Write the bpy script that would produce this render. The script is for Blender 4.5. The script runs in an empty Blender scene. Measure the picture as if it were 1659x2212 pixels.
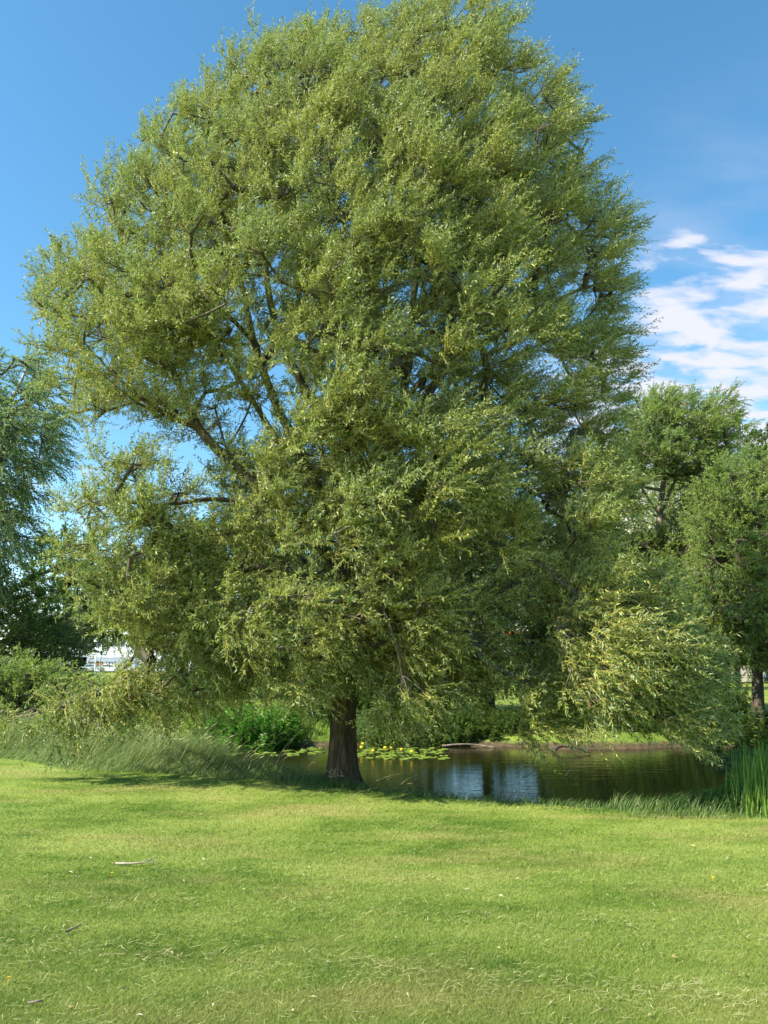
import bpy, math, random
import numpy as np
R = math.radians
rng = np.random.default_rng(7)
random.seed(7)
S = bpy.context.scene

# ------------------------------------------------------------------ camera, sky, sun, exposure
FPX = 773.0
PITCH = R(11.1)
EYE = np.array([0.0, 0.0, 1.6])
cam_d = bpy.data.cameras.new('camera')
cam = bpy.data.objects.new('camera', cam_d)
S.collection.objects.link(cam)
cam.location = EYE
cam.rotation_euler = (R(90) + PITCH, 0, 0)
cam_d.sensor_fit = 'VERTICAL'
cam_d.sensor_height = 36
cam_d.lens = FPX / 1024 * 36
cam_d.clip_start = 0.1
cam_d.clip_end = 2000
S.camera = cam

SUN_EL = 42.0
SUN_TRAVEL = 22.0          # degrees away from +x towards +y in which shadows fall
sun_d = bpy.data.lights.new('sun', 'SUN')
sun = bpy.data.objects.new('sun', sun_d)
S.collection.objects.link(sun)
sun_d.energy = 5.0
sun_d.angle = R(0.55)
sun_d.color = (1.0, 0.93, 0.80)
tv = (math.cos(R(SUN_TRAVEL)) * math.cos(R(SUN_EL)), math.sin(R(SUN_TRAVEL)) * math.cos(R(SUN_EL)), -math.sin(R(SUN_EL)))
from mathutils import Vector
sun.rotation_euler = Vector(tv).to_track_quat('-Z', 'Y').to_euler()
sun.location = (-30, -10, 30)

W = bpy.data.worlds.new('World')
S.world = W
W.use_nodes = True
wt = W.node_tree
wt.nodes.clear()
def wn(t, **k):
    n = wt.nodes.new(t)
    for a, b in k.items():
        setattr(n, a, b)
    return n
w_out = wn('ShaderNodeOutputWorld')
w_bg = wn('ShaderNodeBackground')
w_sky = wn('ShaderNodeTexSky', sky_type='NISHITA', sun_disc=False)
w_sky.sun_elevation = R(SUN_EL)
# direction towards the sun, as compass angle from +y clockwise
sd = (-tv[0], -tv[1])
w_sky.sun_rotation = math.atan2(sd[0], sd[1])
w_sky.air_density = 1.0
w_sky.dust_density = 0.3
w_sky.ozone_density = 2.5
w_bg.inputs[1].default_value = 0.115
w_tc = wn('ShaderNodeTexCoord')
w_hsv = wn('ShaderNodeHueSaturation')
w_hsv.inputs['Saturation'].default_value = 1.20
w_hsv.inputs['Hue'].default_value = 0.485
w_hsv.inputs['Value'].default_value = 1.1
wt.links.new(w_sky.outputs[0], w_hsv.inputs['Color'])
# clouds: a high sheet, so work on the direction projected to a flat layer
w_sep = wn('ShaderNodeSeparateXYZ')
wt.links.new(w_tc.outputs['Generated'], w_sep.inputs[0])
def wmath(op, a, b=None, c=None, clamp=False):
    n = wn('ShaderNodeMath', operation=op, use_clamp=clamp)
    for i, v in enumerate((a, b, c)):
        if v is None:
            continue
        if isinstance(v, (int, float)):
            n.inputs[i].default_value = v
        else:
            wt.links.new(v, n.inputs[i])
    return n.outputs[0]
zz = wmath('MAXIMUM', wmath('ADD', w_sep.outputs[2], 0.28), 0.05)
cx = wmath('DIVIDE', w_sep.outputs[0], zz)
cy = wmath('DIVIDE', w_sep.outputs[1], zz)
w_cmb = wn('ShaderNodeCombineXYZ')
wt.links.new(cx, w_cmb.inputs[0]); wt.links.new(cy, w_cmb.inputs[1])
w_map = wn('ShaderNodeMapping')
w_map.inputs['Rotation'].default_value = (0, 0, R(38))
w_map.inputs['Scale'].default_value = (1.0, 2.1, 1)
wt.links.new(w_cmb.outputs[0], w_map.inputs[0])
w_n1 = wn('ShaderNodeTexNoise')
w_n1.inputs['Scale'].default_value = 8.5
w_n1.inputs['Detail'].default_value = 7
w_n1.inputs['Roughness'].default_value = 0.52
w_n1.inputs['Distortion'].default_value = 0.35
wt.links.new(w_map.outputs[0], w_n1.inputs[0])
w_n2 = wn('ShaderNodeTexNoise')
w_n2.inputs['Scale'].default_value = 2.6
w_n2.inputs['Detail'].default_value = 4
wt.links.new(w_map.outputs[0], w_n2.inputs[0])
def region(dirv, lo, hi):
    d = Vector(dirv).normalized()
    n = wn('ShaderNodeVectorMath', operation='DOT_PRODUCT')
    wt.links.new(w_tc.outputs['Generated'], n.inputs[0])
    n.inputs[1].default_value = d
    m = wn('ShaderNodeMapRange', interpolation_type='SMOOTHSTEP')
    m.inputs['From Min'].default_value = lo
    m.inputs['From Max'].default_value = hi
    wt.links.new(n.outputs['Value'], m.inputs['Value'])
    return m.outputs[0]
regR = region((0.50, 1.0, 0.27), 0.950, 0.990)       # cloud field low in the sky to the right
regL = region((-0.45, 1.0, 0.15), 0.975, 0.999)      # faint wisps low to the left
regV = region((0.52, 1.0, 0.36), 0.93, 1.0)          # thin veil above the cloud field
def mr(v, lo, hi, a=0.0, b=1.0):
    m = wn('ShaderNodeMapRange', interpolation_type='SMOOTHSTEP')
    for k, x in (('From Min', lo), ('From Max', hi), ('To Min', a), ('To Max', b)):
        m.inputs[k].default_value = x
    wt.links.new(v, m.inputs['Value'])
    return m.outputs[0]
cl = mr(wmath('ADD', w_n1.outputs[0], wmath('MULTIPLY', wmath('SUBTRACT', regR, 0.5), 0.22)), 0.43, 0.68)
maskR = wmath('MULTIPLY', cl, mr(regR, 0.02, 0.35))
maskR = wmath('MULTIPLY', maskR, 0.93)
maskV = wmath('MULTIPLY', wmath('MULTIPLY', mr(w_n2.outputs[0], 0.40, 0.68), regV), 0.34)
maskL = wmath('MULTIPLY', wmath('MULTIPLY', mr(w_n1.outputs[0], 0.45, 0.7), regL), 0.40)
mask = wmath('MAXIMUM', wmath('MAXIMUM', maskR, maskV), maskL, clamp=True)
w_mix = wn('ShaderNodeMix', data_type='RGBA')
w_mix.inputs['B'].default_value = (3.9, 3.95, 4.5, 1)
wt.links.new(mask, w_mix.inputs['Factor'])
wt.links.new(w_hsv.outputs[0], w_mix.inputs['A'])
wt.links.new(w_mix.outputs['Result'], w_bg.inputs[0])
wt.links.new(w_bg.outputs[0], w_out.inputs[0])

S.view_settings.view_transform = 'Standard'
S.view_settings.look = 'None'
S.view_settings.gamma = 1
S.view_settings.exposure = 1.05
S.cycles.max_bounces = 8
S.cycles.diffuse_bounces = 2
S.cycles.glossy_bounces = 3
S.cycles.transmission_bounces = 4
S.cycles.sample_clamp_indirect = 4
S.cycles.use_denoising = True

# ------------------------------------------------------------------ picking points: pixel of the 768x1024 frame at world depth Y
Fv = np.array([0, math.cos(PITCH), math.sin(PITCH)])
Uv = np.array([0, -math.sin(PITCH), math.cos(PITCH)])
Xv = np.array([1.0, 0, 0])
def P(px, py, Y):
    px = np.asarray(px, float); py = np.asarray(py, float); Y = np.asarray(Y, float)
    d = Fv + ((px - 384) / FPX)[..., None] * Xv - ((py - 512) / FPX)[..., None] * Uv
    return EYE + d * (Y / d[..., 1])[..., None]
K = 768 / 1659.0
def D(x, y, Y):            # coordinates read off the 1659-wide view
    return P(np.asarray(x, float) * K, np.asarray(y, float) * K, Y)
def nrm(a):
    return a / np.maximum(np.linalg.norm(a, axis=-1, keepdims=True), 1e-9)

# ------------------------------------------------------------------ mesh and object helpers
COL = S.collection
def link(name, mesh, parent=None, mats=()):
    o = bpy.data.objects.new(name, mesh)
    COL.objects.link(o)
    if parent is not None:
        o.parent = parent
    for m in mats:
        mesh.materials.append(m)
    return o
def mk(name, V, F, mat, parent=None, smooth=False, origin=None):
    V = np.asarray(V, dtype=np.float32).reshape(-1, 3)
    if origin is None and parent is not None:
        origin = np.array(parent.location)
    if origin is not None:
        V = V - np.asarray(origin, dtype=np.float32)
    if isinstance(F, list):
        lens = np.array([len(f) for f in F], dtype=np.int32)
        flat = np.array([i for f in F for i in f], dtype=np.int32)
    else:
        F = np.asarray(F, dtype=np.int32)
        lens = np.full(len(F), F.shape[1], dtype=np.int32)
        flat = F.ravel()
    me = bpy.data.meshes.new(name)
    me.vertices.add(len(V)); me.vertices.foreach_set('co', V.ravel())
    me.loops.add(len(flat)); me.loops.foreach_set('vertex_index', flat)
    me.polygons.add(len(lens))
    me.polygons.foreach_set('loop_start', np.concatenate([[0], np.cumsum(lens)[:-1]]).astype(np.int32))
    me.polygons.foreach_set('use_smooth', np.full(len(lens), smooth))
    me.update(calc_edges=True)
    o = link(name, me, parent, (mat,) if mat else ())
    if origin is not None and parent is None:
        o.location = origin
    return o
def tag(o, label=None, cat=None, group=None, kind=None):
    if label: o['label'] = label
    if cat: o['category'] = cat
    if group: o['group'] = group
    if kind: o['kind'] = kind
    return o
def empty(name, loc, label=None, cat=None, group=None):
    o = bpy.data.objects.new(name, None)
    COL.objects.link(o)
    o.location = tuple(float(v) for v in loc)
    o.empty_display_size = 0.2
    return tag(o, label, cat, group)

def seg_tubes(A, B, ra, rb, k=5):
    A = np.asarray(A, float); B = np.asarray(B, float)
    t = nrm(B - A)
    ref = np.where(np.abs(t[:, 2:3]) > 0.9, np.array([[1.0, 0, 0]]), np.array([[0, 0, 1.0]]))
    u = nrm(np.cross(t, ref)); v = np.cross(t, u)
    a = np.arange(k) * 2 * math.pi / k
    ring = np.cos(a)[None, :, None] * u[:, None, :] + np.sin(a)[None, :, None] * v[:, None, :]
    V0 = A[:, None, :] + ring * np.asarray(ra)[:, None, None]
    V1 = B[:, None, :] + ring * np.asarray(rb)[:, None, None]
    V = np.concatenate([V0, V1], axis=1).reshape(-1, 3)
    base = (np.arange(len(A)) * 2 * k)[:, None]
    i = np.arange(k)[None, :]; j = (i + 1) % k
    F = np.stack([base + i, base + j, base + k + j, base + k + i], axis=-1).reshape(-1, 4)
    return V, F

def catmull(pts, n):
    pts = np.asarray(pts, float)
    pp = np.vstack([2 * pts[0] - pts[1], pts, 2 * pts[-1] - pts[-2]])
    out = []
    for i in range(1, len(pp) - 2):
        p0, p1, p2, p3 = pp[i - 1], pp[i], pp[i + 1], pp[i + 2]
        for s in np.linspace(0, 1, n, endpoint=False):
            out.append(0.5 * ((2 * p1) + (-p0 + p2) * s + (2 * p0 - 5 * p1 + 4 * p2 - p3) * s * s + (-p0 + 3 * p1 - 3 * p2 + p3) * s ** 3))
    out.append(pts[-1])
    return np.array(out)

def tube_mesh(path, rad, k=14, rough=0.0, flute=0.0, seed=0, cap=True):
    path = np.asarray(path, float); n = len(path)
    r_ = np.random.default_rng(seed)
    t = nrm(np.gradient(path, axis=0))
    u = nrm(np.cross(t[0], [0.1, 1.0, 0.05]))
    V = []
    ph = r_.random(6) * 6.28
    for i in range(n):
        u = nrm(u - t[i] * np.dot(u, t[i])); v = np.cross(t[i], u)
        a = np.arange(k) * 2 * math.pi / k
        f = 1 + flute * (0.5 * np.sin(3 * a + ph[0] + i * 0.05) + 0.3 * np.sin(5 * a + ph[1]) )
        f = f + rough * (r_.random(k) - 0.5)
        V.append(path[i] + (np.cos(a) * rad[i] * f)[:, None] * u + (np.sin(a) * rad[i] * f)[:, None] * v)
    V = np.concatenate(V)
    F = []
    for i in range(n - 1):
        for j in range(k):
            F.append((i * k + j, i * k + (j + 1) % k, (i + 1) * k + (j + 1) % k, (i + 1) * k + j))
    if cap:
        F.append(tuple((n - 1) * k + j for j in range(k)))
    return V, F

def box(x0, x1, y0, y1, z0, z1):
    V = [(x0, y0, z0), (x1, y0, z0), (x1, y1, z0), (x0, y1, z0), (x0, y0, z1), (x1, y0, z1), (x1, y1, z1), (x0, y1, z1)]
    F = [(0, 3, 2, 1), (4, 5, 6, 7), (0, 1, 5, 4), (1, 2, 6, 5), (2, 3, 7, 6), (3, 0, 4, 7)]
    return V, F
def join(parts):
    V = []; F = []
    for v, f in parts:
        o = len(V)
        V += [tuple(p) for p in v]
        F += [tuple(int(i) + o for i in q) for q in f]
    return V, F

# ------------------------------------------------------------------ materials
def newmat(name):
    m = bpy.data.materials.new(name)
    m.use_nodes = True
    m.node_tree.nodes.clear()
    return m, m.node_tree
def N(t, ty, **k):
    n = t.nodes.new(ty)
    for a, b in k.items():
        setattr(n, a, b)
    return n
def ramp(t, fac, stops):
    n = N(t, 'ShaderNodeValToRGB')
    e = n.color_ramp.elements
    while len(e) > 1:
        e.remove(e[-1])
    e[0].position = stops[0][0]; e[0].color = (*stops[0][1], 1)
    for p, c in stops[1:]:
        x = e.new(p); x.color = (*c, 1)
    t.links.new(fac, n.inputs[0])
    return n.outputs[0]
def mixc(t, fac, a, b, blend='MIX'):
    n = N(t, 'ShaderNodeMix', data_type='RGBA', blend_type=blend)
    for k, v in (('Factor', fac), ('A', a), ('B', b)):
        if isinstance(v, (int, float)):
            n.inputs[k].default_value = v
        elif isinstance(v, tuple):
            n.inputs[k].default_value = (*v, 1)
        else:
            t.links.new(v, n.inputs[k])
    return n.outputs['Result']
def noise(t, scale, detail=4, rough=0.5, sc=(1, 1, 1), coord='Object', rot=0):
    if coord == 'Position':
        src = N(t, 'ShaderNodeNewGeometry').outputs['Position']
    else:
        src = N(t, 'ShaderNodeTexCoord').outputs[coord]
    mp = N(t, 'ShaderNodeMapping')
    mp.inputs['Scale'].default_value = sc
    mp.inputs['Rotation'].default_value = (0, 0, rot)
    t.links.new(src, mp.inputs[0])
    n = N(t, 'ShaderNodeTexNoise')
    n.inputs['Scale'].default_value = scale
    n.inputs['Detail'].default_value = detail
    n.inputs['Roughness'].default_value = rough
    t.links.new(mp.outputs[0], n.inputs[0])
    return n.outputs[0]

def leaf_mat(name, tops, under, trans=0.3, gloss=0.42, spec=0.4, ttint=(1.0, 1.15, 0.45)):
    m, t = newmat(name)
    g = N(t, 'ShaderNodeNewGeometry')
    top = ramp(t, g.outputs['Random Per Island'], tops)
    col = mixc(t, g.outputs['Backfacing'], top, under)
    big = noise(t, 0.9, 2, 0.5, coord='Position')
    bigr = ramp(t, big, [(0.35, (0.86, 0.93, 0.95)), (0.65, (1.12, 1.06, 0.92))])
    col = mixc(t, 1.0, col, bigr, 'MULTIPLY')
    p = N(t, 'ShaderNodeBsdfPrincipled')
    p.inputs['Roughness'].default_value = gloss
    p.inputs['Specular IOR Level'].default_value = spec
    t.links.new(col, p.inputs['Base Color'])
    tr = N(t, 'ShaderNodeBsdfTranslucent')
    t.links.new(mixc(t, 1.0, col, ttint, 'MULTIPLY'), tr.inputs[0])
    mx = N(t, 'ShaderNodeMixShader')
    mx.inputs[0].default_value = trans
    o = N(t, 'ShaderNodeOutputMaterial')
    t.links.new(p.outputs[0], mx.inputs[1]); t.links.new(tr.outputs[0], mx.inputs[2])
    t.links.new(mx.outputs[0], o.inputs[0])
    return m
def plain(name, col, rough=0.6, metal=0.0, spec=0.5, var=0.0, vs=3.0, bump=0.0, bs=20):
    m, t = newmat(name)
    p = N(t, 'ShaderNodeBsdfPrincipled')
    p.inputs['Roughness'].default_value = rough
    p.inputs['Metallic'].default_value = metal
    p.inputs['Specular IOR Level'].default_value = spec
    if var > 0:
        n = noise(t, vs, 5, 0.6)
        c = ramp(t, n, [(0.3, tuple(x * (1 - var) for x in col)), (0.7, tuple(min(1, x * (1 + var)) for x in col))])
        t.links.new(c, p.inputs['Base Color'])
    else:
        p.inputs['Base Color'].default_value = (*col, 1)
    if bump > 0:
        b = N(t, 'ShaderNodeBump'); b.inputs['Strength'].default_value = bump
        t.links.new(noise(t, bs, 5, 0.6), b.inputs['Height'])
        t.links.new(b.outputs[0], p.inputs['Normal'])
    o = N(t, 'ShaderNodeOutputMaterial')
    t.links.new(p.outputs[0], o.inputs[0])
    return m
def bark_mat(name, c1, c2, c3, vs=14, stretch=0.16, bump=0.8):
    m, t = newmat(name)
    n1 = noise(t, vs, 7, 0.65, (1, 1, stretch))
    n2 = noise(t, 2.0, 4, 0.6)
    col = ramp(t, n1, [(0.32, c1), (0.5, c2), (0.68, c3)])
    col = mixc(t, ramp(t, n2, [(0.5, (0, 0, 0)), (0.7, (0.6, 0.6, 0.6))]), col, (0.10, 0.12, 0.06))
    p = N(t, 'ShaderNodeBsdfPrincipled')
    p.inputs['Roughness'].default_value = 0.9
    p.inputs['Specular IOR Level'].default_value = 0.2
    t.links.new(col, p.inputs['Base Color'])
    b = N(t, 'ShaderNodeBump'); b.inputs['Strength'].default_value = bump; b.inputs['Distance'].default_value = 0.03
    t.links.new(n1, b.inputs['Height']); t.links.new(b.outputs[0], p.inputs['Normal'])
    o = N(t, 'ShaderNodeOutputMaterial')
    t.links.new(p.outputs[0], o.inputs[0])
    return m

M = {}
M['willow'] = leaf_mat('willow_leaf', [(0.0, (0.045, 0.085, 0.010)), (0.45, (0.125, 0.18, 0.022)), (0.8, (0.33, 0.37, 0.052)), (1.0, (0.58, 0.57, 0.20))], (0.40, 0.44, 0.24), 0.28, 0.48, 0.36)
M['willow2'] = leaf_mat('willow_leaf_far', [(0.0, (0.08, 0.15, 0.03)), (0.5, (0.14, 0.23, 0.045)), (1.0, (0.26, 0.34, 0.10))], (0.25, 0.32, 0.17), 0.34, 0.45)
M['willow3'] = leaf_mat('willow_leaf_sun_tint', [(0.0, (0.11, 0.19, 0.03)), (0.5, (0.19, 0.29, 0.04)), (1.0, (0.34, 0.42, 0.10))], (0.34, 0.40, 0.20), 0.42, 0.5, 0.25)  # brighter greens: sunlight on the right-hand trees is put into the leaf colour
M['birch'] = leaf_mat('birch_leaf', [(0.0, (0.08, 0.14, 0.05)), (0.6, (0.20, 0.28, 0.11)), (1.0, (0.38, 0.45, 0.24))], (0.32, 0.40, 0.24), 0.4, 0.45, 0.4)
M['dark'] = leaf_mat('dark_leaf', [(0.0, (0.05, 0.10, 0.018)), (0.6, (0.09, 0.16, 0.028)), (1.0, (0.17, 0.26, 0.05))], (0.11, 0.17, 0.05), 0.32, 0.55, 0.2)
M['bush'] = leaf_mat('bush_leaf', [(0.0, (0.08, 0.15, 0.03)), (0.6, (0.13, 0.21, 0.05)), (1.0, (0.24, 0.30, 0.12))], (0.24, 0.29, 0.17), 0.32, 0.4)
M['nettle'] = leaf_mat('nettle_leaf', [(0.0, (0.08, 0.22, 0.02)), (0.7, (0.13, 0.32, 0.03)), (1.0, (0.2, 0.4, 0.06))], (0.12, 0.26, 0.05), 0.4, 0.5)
M['twig'] = plain('yellow_twig', (0.42, 0.33, 0.07), 0.6, var=0.35, vs=4)
M['branch'] = plain('branch_bark', (0.10, 0.085, 0.055), 0.85, var=0.4, vs=9, bump=0.4, bs=40)
M['limb'] = bark_mat('limb_bark', (0.055, 0.045, 0.03), (0.12, 0.10, 0.07), (0.21, 0.18, 0.12), 16, 0.3, 0.6)
M['bark'] = bark_mat('willow_bark', (0.022, 0.016, 0.010), (0.085, 0.058, 0.034), (0.19, 0.135, 0.08), 17, 0.13, 1.0)
M['darkbark'] = bark_mat('dark_bark', (0.03, 0.024, 0.018), (0.075, 0.06, 0.042), (0.14, 0.11, 0.075), 10, 0.25, 0.8)
M['palebark'] = bark_mat('pale_bark', (0.12, 0.09, 0.06), (0.25, 0.20, 0.14), (0.38, 0.32, 0.23), 8, 0.3, 0.8)
M['birchbark'] = bark_mat('birch_bark', (0.08, 0.07, 0.06), (0.55, 0.53, 0.48), (0.68, 0.66, 0.60), 6, 1.5, 0.3)

# ------------------------------------------------------------------ terrain
POND = np.array([(-7.5, 19.2), (-5.2, 17.0), (-3.0, 15.0), (-1.2, 13.7), (0.6, 12.3), (2.0, 11.5), (3.4, 10.95), (4.3, 11.4),
                 (5.2, 12.6), (6.2, 14.4), (7.6, 16.6), (8.9, 18.6), (9.6, 20.4), (8.2, 20.9), (6.2, 20.4), (4.6, 20.3), (3.0, 20.9), (1.2, 21.3),
                 (-0.8, 21.2), (-2.6, 20.9), (-4.4, 20.8), (-6.4, 21.2), (-8.6, 22.4), (-12, 23.6), (-17, 24.6), (-17.5, 23.2), (-13, 21.8), (-10, 20.6)])
WATER_Z = -0.55
EDGE_A = np.array([-7.6, 15.2]); EDGE_B = np.array([4.6, 8.55])   # where the mown lawn stops
def inside(poly, X, Y):
    c = np.zeros(np.shape(X), bool)
    n = len(poly)
    for i in range(n):
        x1, y1 = poly[i]; x2, y2 = poly[(i + 1) % n]
        cond = (y1 > Y) != (y2 > Y)
        with np.errstate(divide='ignore', invalid='ignore'):
            xi = (x2 - x1) * (Y - y1) / (y2 - y1 + 1e-12) + x1
        c ^= cond & (X < xi)
    return c
def polydist(poly, X, Y):
    d = np.full(np.shape(X), 1e9)
    n = len(poly)
    for i in range(n):
        x1, y1 = poly[i]; x2, y2 = poly[(i + 1) % n]
        dx, dy = x2 - x1, y2 - y1
        L = dx * dx + dy * dy + 1e-12
        s = np.clip(((X - x1) * dx + (Y - y1) * dy) / L, 0, 1)
        d = np.minimum(d, np.hypot(X - x1 - s * dx, Y - y1 - s * dy))
    return d
def sst(x, a, b):
    t = np.clip((x - a) / (b - a), 0, 1)
    return t * t * (3 - 2 * t)
def edge_off(X, Y):       # >0 beyond the lawn's far edge
    e = EDGE_B - EDGE_A
    nx, ny = -e[1], e[0]
    L = math.hypot(nx, ny)
    return ((X - EDGE_A[0]) * nx + (Y - EDGE_A[1]) * ny) / L + 0.22 * np.sin(X * 0.9) + 0.1 * np.sin(X * 2.3 + 1)
def gz(X, Y):
    X = np.asarray(X, float); Y = np.asarray(Y, float)
    lawn = -0.15 * sst(Y, 3, 12) + 0.15 * sst(Y, 22, 60)
    lawn = lawn + 0.02 * np.sin(X * 0.7 + 1) * np.sin(Y * 0.5) + 0.012 * np.sin(X * 2.1) * np.sin(Y * 1.7)
    far = sst(Y, 30, 60)
    lawn = lawn + far * 0.15 * np.sin(X * 0.06) * np.sin(Y * 0.05)
    d = polydist(POND, X, Y)
    ins = inside(POND, X, Y)
    bank = WATER_Z - 0.05 + (lawn - WATER_Z + 0.05) * sst(d + 0.10 * np.sin(X * 3.1) * np.cos(Y * 2.7), 0.0, 1.15)
    z = np.where(ins, WATER_Z - 0.05 - 0.5 * sst(d, 0, 1.5), np.where(d < 1.6, bank, lawn))
    return z
def grid_axis(lo, hi, step, far_lo, far_hi, g=1.25):
    a = list(np.arange(lo, hi + 1e-6, step))
    s = step
    while a[-1] < far_hi:
        s *= g; a.append(a[-1] + s)
    s = step
    b = [a[0]]
    while b[-1] > far_lo:
        s *= g; b.append(b[-1] - s)
    return np.array(b[1:][::-1] + a)
gx = grid_axis(-14, 13, 0.16, -700, 700, 1.2)
gy = grid_axis(1.5, 26, 0.16, -40, 1400, 1.2)
GX, GY = np.meshgrid(gx, gy)
GZ = gz(GX, GY)
V = np.stack([GX, GY, GZ], -1).reshape(-1, 3)
nxg = len(gx)
ii, jj = np.meshgrid(np.arange(len(gx) - 1), np.arange(len(gy) - 1))
b0 = (jj * nxg + ii).ravel()
F = np.stack([b0, b0 + 1, b0 + nxg + 1, b0 + nxg], -1)

def lawn_colour(t):
    a = noise(t, 0.75, 5, 0.6, (0.7, 1.15, 1), 'Position', R(-8))
    b = noise(t, 3.2, 5, 0.6, (0.8, 1.4, 1), 'Position', R(10))
    c = noise(t, 0.8, 5, 0.6, (0.6, 1.2, 1), 'Position', R(24))
    col = ramp(t, a, [(0.38, (0.090, 0.165, 0.018)), (0.5, (0.180, 0.255, 0.042)), (0.62, (0.30, 0.35, 0.085))])
    col = mixc(t, ramp(t, b, [(0.4, (0, 0, 0)), (0.75, (0.65, 0.65, 0.65))]), col, (0.30, 0.36, 0.075))
    col = mixc(t, ramp(t, c, [(0.50, (0, 0, 0)), (0.66, (0.6, 0.6, 0.6))]), col, (0.38, 0.32, 0.12))
    return col
m, t = newmat('ground_grass')
col = lawn_colour(t)
fine = noise(t, 60, 4, 0.7, coord='Position')
col = mixc(t, 1.0, col, ramp(t, fine, [(0.3, (0.55, 0.6, 0.5)), (0.7, (1.15, 1.15, 1.1))]), 'MULTIPLY')
sep = N(t, 'ShaderNodeSeparateXYZ')
t.links.new(N(t, 'ShaderNodeNewGeometry').outputs['Position'], sep.inputs[0])
nz = noise(t, 4, 4, 0.6, coord='Position')
add = N(t, 'ShaderNodeMath', operation='MULTIPLY_ADD')
t.links.new(nz, add.inputs[0]); add.inputs[1].default_value = 0.28; t.links.new(sep.outputs[2], add.inputs[2])
soil = ramp(t, noise(t, 9, 5, 0.6, coord='Position'), [(0.3, (0.05, 0.038, 0.022)), (0.7, (0.15, 0.11, 0.065))])
mrn = N(t, 'ShaderNodeMapRange')
mrn.inputs['From Min'].default_value = -0.33; mrn.inputs['From Max'].default_value = -0.24
mrn.inputs['To Min'].default_value = 1; mrn.inputs['To Max'].default_value = 0
t.links.new(add.outputs[0], mrn.inputs['Value'])
col = mixc(t, mrn.outputs[0], col, soil)
p = N(t, 'ShaderNodeBsdfPrincipled'); p.inputs['Roughness'].default_value = 0.95; p.inputs['Specular IOR Level'].default_value = 0.1
t.links.new(col, p.inputs['Base Color'])
bp = N(t, 'ShaderNodeBump'); bp.inputs['Strength'].default_value = 0.5; bp.inputs['Distance'].default_value = 0.03
t.links.new(fine, bp.inputs['Height']); t.links.new(bp.outputs[0], p.inputs['Normal'])
o_ = N(t, 'ShaderNodeOutputMaterial'); t.links.new(p.outputs[0], o_.inputs[0])
M['ground'] = m
ground = tag(mk('ground', V, F, M['ground'], smooth=True), kind='structure')

# water
m, t = newmat('pond_water')
p = N(t, 'ShaderNodeBsdfPrincipled')
p.inputs['Base Color'].default_value = (0.018, 0.015, 0.005, 1)
p.inputs['Roughness'].default_value = 0.03
p.inputs['IOR'].default_value = 1.33
p.inputs['Specular IOR Level'].default_value = 0.5
n1 = noise(t, 3.0, 3, 0.5, (0.6, 2.2, 1), 'Position')
n2 = noise(t, 16, 3, 0.5, (0.6, 2.0, 1), 'Position')
ad = N(t, 'ShaderNodeMath', operation='MULTIPLY_ADD'); t.links.new(n2, ad.inputs[0]); ad.inputs[1].default_value = 0.25; t.links.new(n1, ad.inputs[2])
bp = N(t, 'ShaderNodeBump'); bp.inputs['Strength'].default_value = 0.10; bp.inputs['Distance'].default_value = 0.06
t.links.new(ad.outputs[0], bp.inputs['Height']); t.links.new(bp.outputs[0], p.inputs['Normal'])
o_ = N(t, 'ShaderNodeOutputMaterial'); t.links.new(p.outputs[0], o_.inputs[0])
M['water'] = m
wp = [(-20, 10.4), (12, 10.4), (12, 30), (-20, 30)]
tag(mk('water', [(x, y, WATER_Z) for x, y in wp], [(0, 1, 2, 3)], M['water']), kind='structure')

# sandy footpath on the far side
m = plain('sand_path', (0.42, 0.34, 0.22), 0.95, spec=0.1, var=0.3, vs=4)
pth = catmull([(-30, 34), (-12, 31), (0, 29.2), (9, 28.4), (20, 29.5), (34, 33), (60, 38)], 16)
hw = 0.55
tt = nrm(np.gradient(pth, axis=0)); nn = np.stack([-tt[:, 1], tt[:, 0]], -1)
Lp = pth + nn * hw; Rp = pth - nn * hw
V = []
for a, b in zip(Lp, Rp):
    V.append((a[0], a[1], float(gz(a[0], a[1])) + 0.02)); V.append((b[0], b[1], float(gz(b[0], b[1])) + 0.02))
F = [(2 * i, 2 * i + 1, 2 * i + 3, 2 * i + 2) for i in range(len(pth) - 1)]
tag(mk('footpath', V, F, m), kind='structure')
# asphalt parking lot at the left back, and pale road at the right back
asph = plain('asphalt', (0.16, 0.16, 0.165), 0.9, var=0.2, vs=0.6)
tag(mk('parking_lot', [(-110, 146, .15), (20, 146, .15), (20, 160, .15), (-110, 160, .15)], [(0, 1, 2, 3)], asph), kind='structure')
pale = plain('pale_paving', (0.62, 0.60, 0.57), 0.9, var=0.08, vs=0.6)
tag(mk('road', [(38.5, 96, .17), (58, 78, .17), (75, 78, .17), (75, 96, .17)], [(0, 1, 2, 3)], pale), kind='structure')

# ------------------------------------------------------------------ tree machinery
def leaf_mesh(name, B, Dn, Nn, L, Wd, mat, parent):
    Sd = nrm(np.cross(Dn, Nn))
    L = L[:, None]; Wd = Wd[:, None]
    v0 = B
    v1 = B + Dn * L * 0.42 + Sd * Wd * 0.5 + Nn * Wd * 0.25
    v2 = B + Dn * L - Nn * L * 0.16
    v3 = B + Dn * L * 0.42 - Sd * Wd * 0.5 + Nn * Wd * 0.25
    V = np.stack([v0, v1, v2, v3], 1).reshape(-1, 3)
    F = np.arange(len(B) * 4).reshape(-1, 4)
    return mk(name, V, F, mat, parent)

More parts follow.
